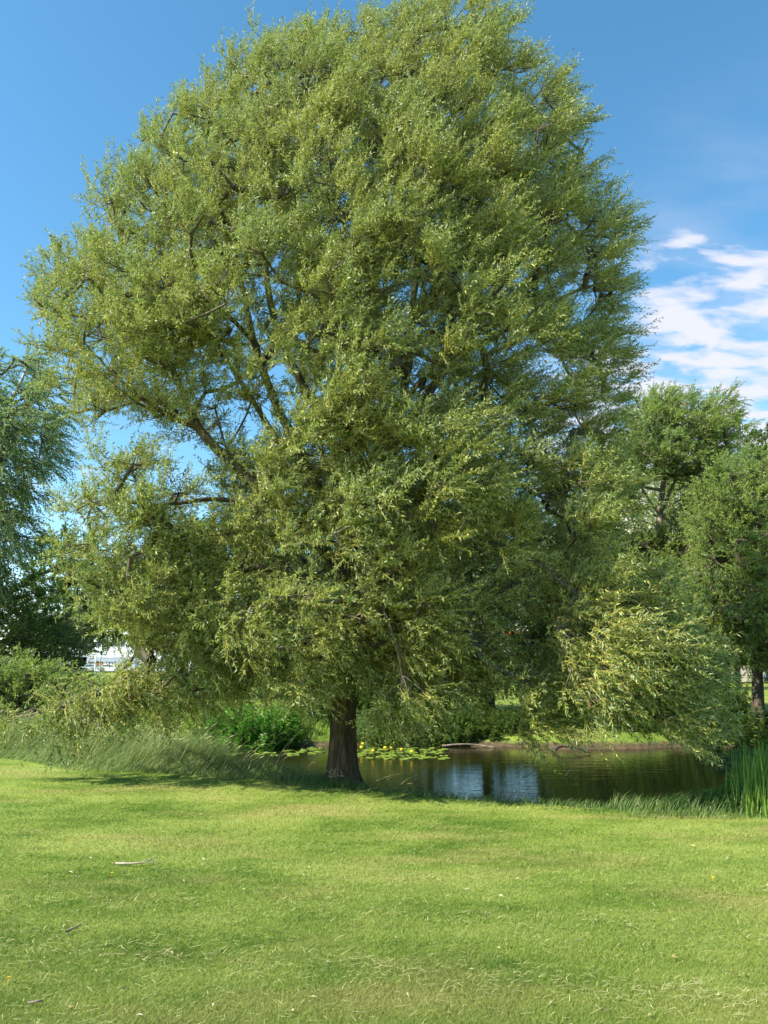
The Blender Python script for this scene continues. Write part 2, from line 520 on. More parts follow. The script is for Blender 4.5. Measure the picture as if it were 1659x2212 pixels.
def lobe_points(poly, Yc, Rm, n, r_, holes=(), depth_pow=0.5, tilt=0.0, inset=0.0):
    """clump centres inside a rounded solid whose profile is poly (in 1659-wide view units)"""
    poly = np.asarray(poly, float) * K
    x0, y0 = poly.min(0); x1, y1 = poly.max(0)
    X = r_.uniform(x0, x1, n); Y = r_.uniform(y0, y1, n)
    ok = inside(poly, X, Y)
    for hx, hy, hrx, hry in holes:
        ok &= (((X - hx * K) / (hrx * K)) ** 2 + ((Y - hy * K) / (hry * K)) ** 2) > 1
    X = X[ok]; Y = Y[ok]
    d = polydist(poly, X, Y) * Yc / FPX - inset
    X = X[d > 0]; Y = Y[d > 0]; d = d[d > 0] + 0.12
    half = np.sqrt(np.maximum(0, Rm ** 2 - (Rm - np.minimum(d, Rm)) ** 2))
    u = r_.choice([-1, 1], len(X)) * r_.random(len(X)) ** depth_pow
    off = u * half
    return P(X, Y, Yc + off + tilt * (Y - Y.mean()) / 100.0)
def thin(Pts, mind, cap=100000, keep=None):
    out = [] if keep is None else list(keep)
    base = len(out)
    cell = {}
    def key(p): return (int(math.floor(p[0] / mind)), int(math.floor(p[1] / mind)), int(math.floor(p[2] / mind)))
    for p in out: cell.setdefault(key(p), []).append(p)
    for p in Pts:
        k = key(p); good = True
        for a in (-1, 0, 1):
            for b in (-1, 0, 1):
                for c in (-1, 0, 1):
                    for q in cell.get((k[0] + a, k[1] + b, k[2] + c), ()):
                        if (p[0] - q[0]) ** 2 + (p[1] - q[1]) ** 2 + (p[2] - q[2]) ** 2 < mind * mind:
                            good = False; break
                    if not good: break
                if not good: break
            if not good: break
        if good:
            out.append(p); cell.setdefault(k, []).append(p)
            if len(out) - base >= cap: break
    return np.array(out[base:])

def grow(root, skel, clumps, r_, crad=0.7, nterm=8, ntwig=6, nleaf=24, twig=0.55, leaf=0.07, lw=0.016,
         wind=(0.35, 0, 0.05), up=0.35, sag=0.25, spread=0.55, mat='willow', twigmat='twig', branchmat='branch',
         twig_r=0.0034, term_r=0.006, ctr=None, leafang=0.8, tw_k=3, upward_leaf=0.75, shape='foliage', droopclump=None):
    """branches from the skeleton points to every clump, twigs in each clump, leaves on each twig"""
    wind = np.asarray(wind, float)
    nodes = list(skel)
    par = [-1] * len(nodes)
    base_n = len(nodes)
    arr = np.zeros((200000, 3)); arr[:base_n] = nodes
    cnt = base_n
    parent = np.full(200000, -1, np.int32)
    area = np.zeros(200000)
    skel = np.asarray(skel)
    dist0 = np.array([np.min(np.linalg.norm(skel - c, axis=1)) for c in clumps])
    order = np.argsort(dist0)
    T = []; TD = []; TC = []
    def run(a_idx, b, bow, step):
        nonlocal cnt
        a = arr[a_idx]
        L = np.linalg.norm(b - a)
        n = max(1, int(L / step))
        ctrl = a + (b - a) * 0.5 + np.array([0, 0, bow * L]) + r_.normal(0, 0.07 * L, 3)
        prev = a_idx
        for k in range(1, n + 1):
            s = k / n
            q = a * (1 - s) ** 2 + 2 * ctrl * s * (1 - s) + b * s * s
            arr[cnt] = q; parent[cnt] = prev; prev = cnt; cnt += 1
        return prev
    cen = clumps.mean(0) if ctr is None else np.asarray(ctr, float)
    for ci in order:
        c = clumps[ci]
        # attach low and inward: prefer nodes that are nearer the middle of the tree
        dd = arr[:cnt] - c
        dist = np.linalg.norm(dd, axis=1)
        cost = dist + 0.45 * np.maximum(0, np.linalg.norm((arr[:cnt] - cen) * [1, 1, 0.5], axis=1) - np.linalg.norm((c - cen) * [1, 1, 0.5])) + 0.25 * np.maximum(0, dd[:, 2])
        a = int(np.argmin(cost))
        outw = nrm((c - cen) * np.array([1, 1, 0.6]))
        start = cnt
        hub = c - outw * crad * 0.35
        run(a, hub, -0.10, 0.22)
        locn = list(range(start, cnt)) or [a]
        if droopclump is not None and c[2] < droopclump[0]:
            upc = -droopclump[1]
        else:
            upc = up
        for k in range(nterm):
            q = r_.normal(0, 1, 3); q = q / np.linalg.norm(q) * crad * r_.random() ** 0.4
            q[2] *= 0.75
            tp = c + q
            ln = locn[-min(len(locn), 5):]
            j = ln[int(np.argmin(np.linalg.norm(arr[ln] - tp, axis=1)))]
            e = run(j, tp, 0.05, 0.3)
            area[e] += term_r ** 2
            T.append(tp)
            TC.append(nrm(q) * 0.55 + outw * 0.5 + wind + np.array([0, 0, upc]))
    for i in range(cnt - 1, base_n - 1, -1):
        if area[i] <= 0: area[i] = (term_r * 0.7) ** 2
        if parent[i] >= base_n: area[parent[i]] += area[i]
    idx = np.arange(base_n, cnt)
    rr = np.sqrt(area)
    pr = np.where(parent[idx] >= base_n, rr[np.maximum(parent[idx], 0)], rr[idx] * 1.15)
    V, F = seg_tubes(arr[parent[idx]], arr[idx], np.minimum(pr, rr[idx] * 1.3), rr[idx], 5)
    mk('branches', V, F, M[branchmat], root, smooth=True)
    T = np.array(T); TC = np.array(TC)
    # twigs
    n = len(T)
    base = np.repeat(T, ntwig, axis=0) + r_.normal(0, 0.04, (n * ntwig, 3))
    dirs = nrm(np.repeat(TC, ntwig, axis=0) + r_.normal(0, spread, (n * ntwig, 3)))
    Ls = twig * r_.uniform(0.55, 1.25, n * ntwig)
    def at(s):
        s = np.asarray(s)
        q = base[:, None, :] + dirs[:, None, :] * (Ls[:, None] * s)[..., None]
        q = q + np.array([wind[0] * 0.25, wind[1] * 0.25, -sag]) * (Ls[:, None] * s * s)[..., None]
        return q
    m_ = len(base)
    ks = np.linspace(0, 1, 4)[None, :].repeat(m_, 0)
    pts = at(ks)
    V, F = seg_tubes(pts[:, :-1].reshape(-1, 3), pts[:, 1:].reshape(-1, 3),
                     np.tile([1.0, .8, .55], m_) * twig_r, np.tile([.8, .55, .25], m_) * twig_r, tw_k)
    mk('twigs', V, F, M[twigmat], root)
    sk = (np.arange(nleaf)[None, :] + r_.uniform(0, 1, (m_, nleaf))) / nleaf
    sk = 0.08 + 0.92 * sk
    lp = at(sk)
    td = nrm(at(np.minimum(sk + 0.02, 1.05)) - at(sk - 0.02))
    lp = lp.reshape(-1, 3); td = td.reshape(-1, 3)
    nl = len(lp)
    side = nrm(np.cross(td, r_.normal(0, 1, (nl, 3))))
    ld = nrm(td * r_.uniform(0.5, 1.1, (nl, 1)) + side * leafang + wind * 0.35 + np.array([0, 0, -0.05]))
    nv = nrm(r_.normal(0, 0.55, (nl, 3)) + np.array([-0.15, -0.05, upward_leaf]))
    nv = nrm(nv - ld * np.sum(nv * ld, 1, keepdims=True))
    LL = leaf * r_.uniform(0.6, 1.2, nl); WW = lw * r_.uniform(0.75, 1.25, nl)
    leaf_mesh(shape, lp, ld, nv, LL, WW, M[mat], root)
    print('tree', root.name, 'clumps', len(clumps), 'leaves', nl, 'nodes', cnt)

def limb(root, name, pts, r0, r1, k=12, mat='limb', seed=0, n=10, flute=0.06):
    path = catmull(pts, n)
    s = np.linspace(0, 1, len(path))
    path = path + np.random.default_rng(seed).normal(0, 0.006, path.shape)
    rad = r1 + (r0 - r1) * (1 - s) ** 0.9
    V, F = tube_mesh(path, rad, k, 0.05, flute, seed)
    mk(name, V, F, M[mat], root, smooth=True)
    return path

# ------------------------------------------------------------------ the great willow
r_ = np.random.default_rng(11)
tbase = D(738, 1688, 12.3)
tbase[2] = gz(tbase[0], tbase[1])
willow = empty('willow_tree', tbase, 'huge broad willow with yellow green leaves growing on the pond bank in the middle', 'tree')
tp = [tbase + [0, 0, -0.25], tbase + [0, 0, 0.02], tbase + [0.0, 0, 0.35], D(741, 1560, 12.3), D(745, 1430, 12.3), D(752, 1280, 12.35), D(760, 1150, 12.4), D(768, 1020, 12.5)]
path = catmull(tp, 14)
hz = path[:, 2] - tbase[2]
rad = 0.170 + 0.080 * np.exp(-np.maximum(hz, 0) / 1.0) + 0.085 * np.exp(-np.maximum(hz, 0) / 0.13)
rad = rad * (1 - 0.10 * np.clip(hz / 4, 0, 1.5))
kk = 72
V = []; tt = nrm(np.gradient(path, axis=0)); u = np.array([1.0, 0, 0])
ph = r_.random(20) * 6.28
for i in range(len(path)):
    u = nrm(u - tt[i] * np.dot(u, tt[i])); v = np.cross(tt[i], u)
    a = np.arange(kk) * 2 * math.pi / kk
    h = hz[i]
    wob = a + 0.10 * math.sin(h * 2.2) + 0.05 * math.sin(h * 7)
    rid = np.abs(np.sin(wob * 9 + 0.8 * np.sin(h * 3 + ph[0]) + ph[1])) ** 0.7 * 0.6 + np.abs(np.sin(wob * 14 + 1.1 * np.sin(h * 4.1 + ph[2]) + ph[3])) * 0.4
    root_fl = (0.5 + 0.5 * np.sin(5 * a + ph[4])) * math.exp(-max(h, 0) / 0.28) * 0.28
    f = 1 + 0.085 * (rid - 0.6) + 0.05 * np.sin(2 * a + ph[5]) + 0.03 * np.sin(3 * a + h + ph[6]) + root_fl
    f = f + (r_.random(kk) - 0.5) * 0.02
    rr = rad[i] * f
    V.append(path[i] + (np.cos(a) * rr)[:, None] * u + (np.sin(a) * rr)[:, None] * v)
V = np.concatenate(V)
F = [(i * kk + j, i * kk + (j + 1) % kk, (i + 1) * kk + (j + 1) % kk, (i + 1) * kk + j) for i in range(len(path) - 1) for j in range(kk)]
F.append(tuple((len(path) - 1) * kk + j for j in range(kk)))
mk('trunk', V, F, M['bark'], willow, smooth=True)
trunk_path = path
# torn pale wood at the foot of the trunk
M['wood'] = plain('torn_wood', (0.34, 0.24, 0.15), 0.85, var=0.35, vs=20, bump=0.6, bs=60)
parts = []
for k in range(16):
    a0 = D(728 + r_.normal(0, 6), 1676 + r_.normal(0, 5), 11.96 + r_.normal(0, .02))
    a1 = a0 + np.array([r_.normal(-0.06, .06), -0.05 + r_.normal(0, .02), r_.uniform(-.10, .14)])
    parts.append(tube_mesh(catmull([a0, (a0 + a1) / 2 + r_.normal(0, .012, 3), a1], 3), np.linspace(.012, .004, 7), 5, 0.1, 0, k))
Vw, Fw = join(parts)
mk('torn_root', Vw, Fw, M['wood'], willow)

LM = [
 ([(750,1250,12.35),(640,1120,12.1),(520,1020,11.9),(430,925,11.8),(395,850,11.8),(350,760,11.9),(250,640,12),(180,560,12)], .105, .018),
 ([(757,1190,12.4),(660,1000,12.6),(600,880,12.6),(550,740,12.5),(520,600,12.4),(480,420,12.3),(450,280,12.4)], .10, .015),
 ([(765,1060,12.5),(690,900,13),(620,760,13),(582,640,12.9),(572,480,12.8),(598,300,12.8),(592,120,12.8)], .10, .015),
 ([(768,1030,12.5),(782,850,12.4),(800,650,12.2),(830,430,12.2),(880,220,12.3),(930,60,12.5)], .13, .015),
 ([(766,1070,12.5),(840,960,12.9),(880,800,13),(892,650,13),(930,450,13),(1000,280,13),(1060,100,13)], .10, .015),
 ([(765,1100,12.45),(870,930,12),(980,770,11.8),(1080,620,11.8),(1200,450,12),(1270,300,12.2)], .10, .015),
 ([(760,1150,12.4),(830,1000,11.8),(900,915,11.6),(1050,880,11.5),(1200,870,11.6),(1330,800,11.8)], .075, .015),
 ([(752,1270,12.35),(900,1180,11.4),(1080,1180,10.6),(1230,1270,10.2),(1330,1380,10.1),(1420,1480,10.1)], .065, .012),
 ([(750,1300,12.35),(600,1230,12),(450,1250,12.1),(350,1350,12.3),(270,1440,12.4),(180,1530,12.4)], .06, .014),
 ([(752,1270,12.35),(765,1180,11.4),(790,1190,10.6),(820,1290,10.2),(860,1400,10)], .05, .012),
 ([(640,1120,12.1),(480,1080,11.3),(350,1090,10.9),(230,1080,10.7)], .05, .012),
 ([(762,1110,12.4),(745,960,11.2),(800,860,10.2),(860,800,9.8)], .05, .012),
 ([(762,1110,12.45),(850,900,14.2),(1000,700,15),(1080,500,15)], .08, .015),
 ([(758,1170,12.4),(600,950,14),(450,700,15),(380,520,15)], .08, .015),
 ([(760,1150,12.4),(900,1060,11.2),(1050,1020,10.4),(1180,1080,10.2),(1290,1140,10.2)], .055, .012),
 ([(430,925,11.8),(350,890,11.5),(270,830,11.3),(180,740,11.2)], .05, .012),
 ([(550,740,12.5),(450,640,11.2),(380,600,10.4)], .045, .012),
 ([(980,770,11.8),(1120,700,11),(1220,640,11),(1330,600,11.2)], .05, .012),
]
skel = [p for p in trunk_path[int(len(trunk_path) * .62)::3]]
for i, (pp, r0, r1) in enumerate(LM):
    pts = [D(x, y, Yv) for x, y, Yv in pp]
    path = limb(willow, 'limb', pts, r0, r1, 10, 'limb', 100 + i, 10)
    skel += list(path[6::3])
skel = np.array(skel)

CROWN = [(62,650),(95,570),(160,510),(180,410),(250,350),(290,285),(400,205),(430,160),(490,120),(525,55),(600,28),(650,62),(700,48),(770,18),(830,25),(850,-10),(930,-30),(1050,-30),(1150,5),(1160,55),(1205,60),(1200,150),(1270,118),(1285,190),(1320,245),(1315,310),(1300,400),(1380,450),(1395,560),(1370,650),(1390,700),(1405,790),(1370,850),(1380,930),(1370,1040),(1340,1150),(1330,1270),(1290,1400),(1180,1480),(1050,1500),(950,1500),(800,1480),(690,1500),(560,1510),(480,1500),(470,1500),(380,1400),(330,1280),(400,1100),(430,1000),(330,930),(180,930),(120,860),(90,770),(55,700)]
GAP_L = (185,1432,125,58); GAP_C = (1128,1362,78,60); GAP_R = (1595,1455,80,40)
CROWN = [(x - (45 if (x > 1150 and y < 330) else 10 if (x > 1150 and y < 1000) else 0), y) for x, y in CROWN]
holes = [GAP_L, GAP_C, (330,985,110,45),(475,950,50,50),(480,920,60,40),(1000,760,22,26),(1215,820,40,40)]
c1 = lobe_points(CROWN, 12.5, 3.5, 30000, r_, holes, 0.42, inset=0.30)
keep = r_.random(len(c1)) < np.where(c1[:, 1] > 12.5, 0.55, 1.0)
c1 = c1[keep]
# hollows in the crown's face where the limbs show, and the thin lacy right side
def dispxy(Q):
    v = Q - EYE
    dz = v @ Fv
    return ((v @ Xv) / dz * FPX + 384) / K, (512 - (v @ Uv) / dz * FPX) / K
qx, qy = dispxy(c1)
drop = np.zeros(len(c1), bool)
for hx, hy, ha, hb, ylim, pr_ in [(560,780,100,230,15.5,.93),(885,720,60,200,14.8,.92),(1070,820,150,110,13.5,.85),(1110,1230,200,130,13.2,.97),(590,1230,170,70,12.0,.95),(1160,960,150,90,12.6,.95),
                                   (470,560,60,80,12.5,.85),(680,780,40,110,13.5,.8),(1180,640,90,70,12.6,.8),(450,850,120,50,13.2,.85),(1020,1380,130,70,13.0,.9),(740,350,60,60,11.8,.8),(1000,300,60,60,11.8,.8),(560,450,50,60,12,.8),(420,1220,110,60,12.,.7),(1330,700,90,260,16,.45),(1230,250,70,100,16,.3),(738,1490,48,120,12.35,1.0)]:
    m_ = (((qx - hx) / ha) ** 2 + ((qy - hy) / hb) ** 2 < 1) & (c1[:, 1] < ylim)
    drop |= m_ & (r_.random(len(c1)) < pr_)
c1 = thin(c1[~drop], 0.66)
# bright sprays that stand proud of the crown's face
FR = [(450,680,10.2,2),(380,740,10.3,2),(300,620,10.8,1),(780,900,9.5,2),(700,980,9.6,2),(860,960,9.5,1),(720,620,9.8,2),(800,720,9.7,1),(640,560,10,1),(1000,560,10,2),(930,420,9.9,2),(820,520,9.7,1),(1080,330,10.4,2),(900,240,10.2,2),(700,240,10.2,2),(560,330,10.3,1),(1200,460,10.8,1),(620,140,11.2,1),(1020,130,10.8,1),(960,1060,9.7,2),(1060,1100,9.7,1),(860,1120,9.6,1),(1300,1130,9.9,2),(1250,1060,10,1),(600,1010,9.9,1),(520,1130,10.2,1),(980,690,10.2,1),(1100,520,10.4,1),(300,1320,11,2),(240,1490,11.6,2),(420,1440,11.4,2),(140,1545,12,2),(340,1180,10.6,2),(640,430,10.3,1),(430,460,10.8,1)]
fr = []
for x, y, Yv, n_ in FR:
    for k in range(n_ + 1):
        fr.append(D(x + r_.normal(0, 38), y + r_.normal(0, 26), Yv + r_.normal(0, .2)))
drape = [[(640,1330),(700,1290),(830,1260),(940,1280),(990,1380),(985,1480),(930,1560),(870,1590),(795,1590),(790,1450),(740,1400),(700,1420),(700,1530),(650,1580),(600,1510),(580,1400)],
         [(1210,1270),(1290,1215),(1400,1250),(1500,1350),(1530,1450),(1490,1500),(1535,1570),(1500,1625),(1440,1605),(1400,1540),(1350,1545),(1300,1565),(1200,1530),(1190,1450),(1190,1330)],
         [(140,1050),(260,970),(350,980),(430,1060),(430,1200),(480,1330),(300,1350),(200,1330),(120,1290),(150,1180)],
         [(40,1510),(200,1455),(280,1400),(300,1330),(480,1320),(560,1430),(500,1490),(440,1540),(380,1565),(260,1540),(150,1555),(60,1535)],
         [(985,1370),(1070,1370),(1075,1480),(1050,1500),(990,1490)], [(1115,1440),(1190,1440),(1188,1580),(1130,1590)]]
c2 = thin(lobe_points(drape[0], 11.0, 0.9, 4000, r_, ((728,1600,88,165),), inset=.22), 0.42)
c3 = thin(lobe_points(drape[1], 10.3, 1.3, 9000, r_, ((1385,1610,35,60), GAP_R), inset=.20), 0.40)
c6 = thin(np.concatenate([lobe_points(drape[4], 11.0, .7, 2000, r_, inset=.1), lobe_points(drape[5], 10.6, .4, 2000, r_, inset=.08)]), .5)
c4 = thin(lobe_points(drape[2], 11.2, 1.0, 3000, r_, inset=.2, holes=(GAP_L,)), 0.60)
c5 = thin(lobe_points(drape[3], 12.4, 0.8, 3000, r_, inset=.16, holes=(GAP_L,)), 0.52)
clumps = np.concatenate([c1, np.array(fr), c2, c3, c4, c5, c6])
ctr = D(752, 900, 12.5)
# sprays near the ground hang, those above lift and stream with the wind
grow(willow, skel, clumps, r_, crad=0.38, nterm=8, ntwig=7, nleaf=22, twig=0.42, leaf=0.070, lw=0.0175,
     wind=(0.50, -0.08, 0.12), up=0.50, sag=0.08, spread=0.44, leafang=1.0, ctr=ctr, droopclump=(2.2, 0.10))

# ------------------------------------------------------------------ background trees
def bg_tree(name, label, group, base, trunk_pts, r0, r1, lobes, n_cand, mind, crad, nterm, ntwig, nleaf, twig, leaf, lw, mat, trunkmat='darkbark',
            seed=0, up=0.3, sag=0.15, limbs=(), spread=0.5, wind=(0.3, 0, 0.05), extra=(), holes=(), droop=None, leafang=0.8, k=10):
    r_ = np.random.default_rng(seed)
    b = D(base[0], base[1], base[2]); b[2] = gz(b[0], b[1])
    root = empty(name, b, label, 'tree' if 'bush' not in name and 'shrub' not in name else 'bush', group)
    pts = [b - [0, 0, .2], b + [0, 0, .02]] + [D(*q) for q in trunk_pts]
    path = catmull(pts, 8)
    s = np.linspace(0, 1, len(path))
    hz = path[:, 2] - b[2]
    rad = (r1 + (r0 - r1) * (1 - s)) * (1 + 0.45 * np.exp(-np.maximum(hz, 0) / (r0 * 1.6)))
    V, F = tube_mesh(path, rad, k + 4, 0.08, 0.10, seed)
    mk('trunk', V, F, M[trunkmat], root, smooth=True)
    skel = list(path[len(path) // 3:])
    for i, (pp, a, c) in enumerate(limbs):
        lp = limb(root, 'limb', [D(*q) for q in pp], a, c, 7, trunkmat, seed * 10 + i, 6)
        skel += list(lp[2::2])
    cl = []
    for poly, Yc, Rm in lobes:
        cl.append(lobe_points(poly, Yc, Rm, n_cand, r_, holes, 0.5))
    cl = thin(np.concatenate(cl), mind)
    grow(root, np.array(skel), cl, r_, crad=crad, nterm=nterm, ntwig=ntwig, nleaf=nleaf, twig=twig, leaf=leaf, lw=lw, wind=wind, up=up,
         sag=sag, spread=spread, mat=mat, twigmat='branch', twig_r=leaf * 0.06, term_r=min(.02, leaf * 0.12), leafang=leafang, droopclump=droop)
    return root

G_L = 'trees across the water on the left'
bg_tree('birch_tree', 'tall birch with drooping strands and pale trunk at the left edge of the photo', None, (-130, 1600, 26), [(-90, 1350, 26), (-40, 1050, 26), (5, 900, 26), (38, 840, 26), (60, 790, 26)], .24, .03,
        [([(-170,900),(-130,800),(-60,770),(20,790),(60,760),(95,795),(122,870),(120,950),(110,1010),(65,1050),(58,1120),(66,1170),(20,1230),(-60,1280),(-170,1300)], 26, 2.4)],
        16000, 0.86, .60, 7, 6, 18, .62, .075, .050, 'birch', 'birchbark', 21, up=-0.2, sag=0.40, wind=(0.25, 0, 0), spread=.35)
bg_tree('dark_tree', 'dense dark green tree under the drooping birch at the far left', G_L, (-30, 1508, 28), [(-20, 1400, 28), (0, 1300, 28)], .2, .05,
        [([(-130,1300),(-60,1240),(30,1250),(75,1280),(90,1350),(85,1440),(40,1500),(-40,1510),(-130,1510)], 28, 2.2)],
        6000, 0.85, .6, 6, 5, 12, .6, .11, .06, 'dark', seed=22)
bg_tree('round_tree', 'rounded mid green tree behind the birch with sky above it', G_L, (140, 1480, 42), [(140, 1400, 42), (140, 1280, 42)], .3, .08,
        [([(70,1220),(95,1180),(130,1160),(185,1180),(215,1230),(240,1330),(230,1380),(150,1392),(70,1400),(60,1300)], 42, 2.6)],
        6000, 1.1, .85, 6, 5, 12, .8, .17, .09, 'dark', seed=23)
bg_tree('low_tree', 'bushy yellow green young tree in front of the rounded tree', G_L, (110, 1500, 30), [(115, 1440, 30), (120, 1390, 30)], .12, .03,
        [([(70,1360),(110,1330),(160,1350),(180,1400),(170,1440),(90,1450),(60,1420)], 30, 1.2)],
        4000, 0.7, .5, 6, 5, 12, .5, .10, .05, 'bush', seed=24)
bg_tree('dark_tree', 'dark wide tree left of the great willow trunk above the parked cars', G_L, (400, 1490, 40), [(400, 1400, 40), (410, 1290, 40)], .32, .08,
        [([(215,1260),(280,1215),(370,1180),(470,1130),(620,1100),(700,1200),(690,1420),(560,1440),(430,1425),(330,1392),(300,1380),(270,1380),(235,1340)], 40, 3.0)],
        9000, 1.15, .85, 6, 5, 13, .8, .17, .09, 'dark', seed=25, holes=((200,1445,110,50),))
bg_tree('leafy_bush', 'leafy grey green bush on the bank below the birch', None, (110, 1585, 21), [(112, 1540, 21), (115, 1500, 21)], .05, .015,
        [([(-100,1440),(-60,1430),(20,1450),(70,1440),(130,1468),(190,1490),(225,1500),(210,1570),(120,1600),(-100,1600)], 20, 1.4)],
        8000, 0.42, .36, 6, 5, 16, .42, .085, .028, 'willow3', seed=26, up=.5)
# across the pond
G_F = 'trees on the far bank of the pond'
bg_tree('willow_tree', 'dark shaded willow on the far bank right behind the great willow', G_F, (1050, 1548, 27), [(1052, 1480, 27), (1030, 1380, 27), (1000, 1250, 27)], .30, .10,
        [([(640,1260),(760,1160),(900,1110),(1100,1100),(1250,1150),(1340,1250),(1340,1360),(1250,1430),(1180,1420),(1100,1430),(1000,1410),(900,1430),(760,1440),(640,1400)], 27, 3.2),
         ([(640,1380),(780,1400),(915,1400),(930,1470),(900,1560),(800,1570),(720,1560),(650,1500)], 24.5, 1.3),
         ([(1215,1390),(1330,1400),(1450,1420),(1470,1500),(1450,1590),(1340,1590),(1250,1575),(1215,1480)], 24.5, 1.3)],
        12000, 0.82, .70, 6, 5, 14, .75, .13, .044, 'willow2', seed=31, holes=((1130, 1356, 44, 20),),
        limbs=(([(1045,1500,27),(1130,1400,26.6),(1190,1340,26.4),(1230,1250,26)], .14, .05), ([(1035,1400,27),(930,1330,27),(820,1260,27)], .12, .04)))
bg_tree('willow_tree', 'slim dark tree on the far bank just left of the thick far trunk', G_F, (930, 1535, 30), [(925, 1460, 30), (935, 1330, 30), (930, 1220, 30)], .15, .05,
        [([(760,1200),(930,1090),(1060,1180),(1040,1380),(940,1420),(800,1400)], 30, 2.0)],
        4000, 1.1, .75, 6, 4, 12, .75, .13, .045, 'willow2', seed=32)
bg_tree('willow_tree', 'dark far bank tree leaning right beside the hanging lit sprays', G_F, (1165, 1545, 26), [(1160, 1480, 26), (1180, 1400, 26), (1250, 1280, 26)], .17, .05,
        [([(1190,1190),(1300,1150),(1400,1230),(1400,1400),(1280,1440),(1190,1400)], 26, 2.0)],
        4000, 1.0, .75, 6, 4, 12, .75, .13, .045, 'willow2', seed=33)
# right side
bg_tree('willow_tree', 'bushy green tree between the pale trunked willow and the right edge willow', None, (1540, 1500, 30), [(1538, 1420, 30), (1530, 1250, 30), (1520, 1100, 30)], .22, .06,
        [([(1360,1150),(1400,1060),(1480,1030),(1560,1010),(1620,1060),(1640,1200),(1620,1340),(1560,1400),(1480,1410),(1400,1390),(1350,1280)], 30, 2.2)],
        9000, .8, .62, 6, 5, 15, .65, .12, .04, 'willow3', seed=41, holes=(GAP_R,))
bg_tree('willow_tree', 'tall airy willow at the right with a pale trunk and forked branches', None, (1478, 1555, 24.5), [(1472, 1440, 24.5), (1455, 1300, 24.5), (1425, 1160, 24.5), (1432, 1050, 24.5), (1440, 960, 24.5)], .24, .05,
        [([(1290,1020),(1340,960),(1370,880),(1440,855),(1500,880),(1530,865),(1560,870),(1600,905),(1590,930),(1550,960),(1580,1010),(1560,1060),(1500,1040),(1450,1030),(1380,1030),(1350,1100),(1300,1140)], 24.5, 2.0),
         ([(1300,1130),(1380,1180),(1430,1170),(1500,1080),(1580,1090),(1600,1200),(1600,1330),(1560,1400),(1480,1440),(1400,1410),(1330,1380),(1290,1250)], 24.5, 2.2)],
        14000, 0.58, .48, 7, 5, 18, .5, .10, .030, 'willow3', 'palebark', 34, holes=((1408, 1092, 13, 26), GAP_R), up=.35,
        limbs=(([(1430,1100,24.5),(1480,1000,24.3),(1530,950,24.2),(1590,915,24)], .06, .012), ([(1432,1120,24.5),(1390,1060,24.6),(1360,980,24.8)], .07, .015), ([(1428,1150,24.5),(1390,1180,24.2),(1350,1230,24)], .07, .02),
               ([(1455,1290,24.5),(1500,1180,24.6),(1540,1100,24.8)], .08, .02), ([(1435,1060,24.5),(1380,1052,24.3),(1330,1060,24)], .06, .02)))
bg_tree('willow_tree', 'leafy willow at the right edge whose dark trunk stands at the water', None, (1640, 1582, 21.5), [(1638, 1500, 21.5), (1632, 1350, 21.5), (1610, 1200, 21.5), (1590, 1100, 21.6)], .21, .06,
        [([(1520,1110),(1560,1010),(1620,1005),(1720,1000),(1800,1060),(1820,1150),(1820,1400),(1800,1460),(1700,1440),(1650,1440),(1600,1415),(1540,1370),(1500,1290)], 21.5, 2.4)],
        14000, 0.60, .5, 7, 5, 18, .5, .10, .030, 'willow3', 'darkbark', 35, up=.25, holes=(GAP_R,),
        limbs=(([(1632,1350,21.5),(1560,1300,21.2),(1500,1230,21),], .07, .02), ([(1620,1260,21.5),(1700,1150,21.5),(1780,1080,21.5)], .08, .02)))
G_R = 'distant trees on the right'
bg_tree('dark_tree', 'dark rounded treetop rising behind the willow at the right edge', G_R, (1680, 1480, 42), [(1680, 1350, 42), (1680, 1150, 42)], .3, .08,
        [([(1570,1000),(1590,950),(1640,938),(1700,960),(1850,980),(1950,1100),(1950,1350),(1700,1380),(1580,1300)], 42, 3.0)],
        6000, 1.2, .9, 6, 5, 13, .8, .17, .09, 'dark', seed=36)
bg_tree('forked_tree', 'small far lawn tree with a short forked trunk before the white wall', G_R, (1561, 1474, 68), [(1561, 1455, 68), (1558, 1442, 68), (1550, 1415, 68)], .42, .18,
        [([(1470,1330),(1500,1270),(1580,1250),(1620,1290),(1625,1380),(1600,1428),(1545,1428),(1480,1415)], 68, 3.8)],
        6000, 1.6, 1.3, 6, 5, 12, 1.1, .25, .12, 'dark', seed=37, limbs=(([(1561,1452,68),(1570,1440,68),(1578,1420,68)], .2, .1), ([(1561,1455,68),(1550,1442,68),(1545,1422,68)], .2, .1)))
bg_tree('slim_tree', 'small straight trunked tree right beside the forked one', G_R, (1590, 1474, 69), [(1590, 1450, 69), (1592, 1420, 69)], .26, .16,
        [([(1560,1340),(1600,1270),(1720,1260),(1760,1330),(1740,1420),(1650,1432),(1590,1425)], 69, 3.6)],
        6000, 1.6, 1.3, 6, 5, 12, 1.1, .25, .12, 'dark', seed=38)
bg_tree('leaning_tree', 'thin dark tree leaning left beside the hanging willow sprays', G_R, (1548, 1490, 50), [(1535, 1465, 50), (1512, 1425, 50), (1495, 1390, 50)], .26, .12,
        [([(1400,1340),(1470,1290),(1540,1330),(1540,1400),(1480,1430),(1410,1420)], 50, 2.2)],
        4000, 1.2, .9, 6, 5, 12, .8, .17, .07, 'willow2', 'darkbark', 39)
G_B = 'far trees at the back of the park'
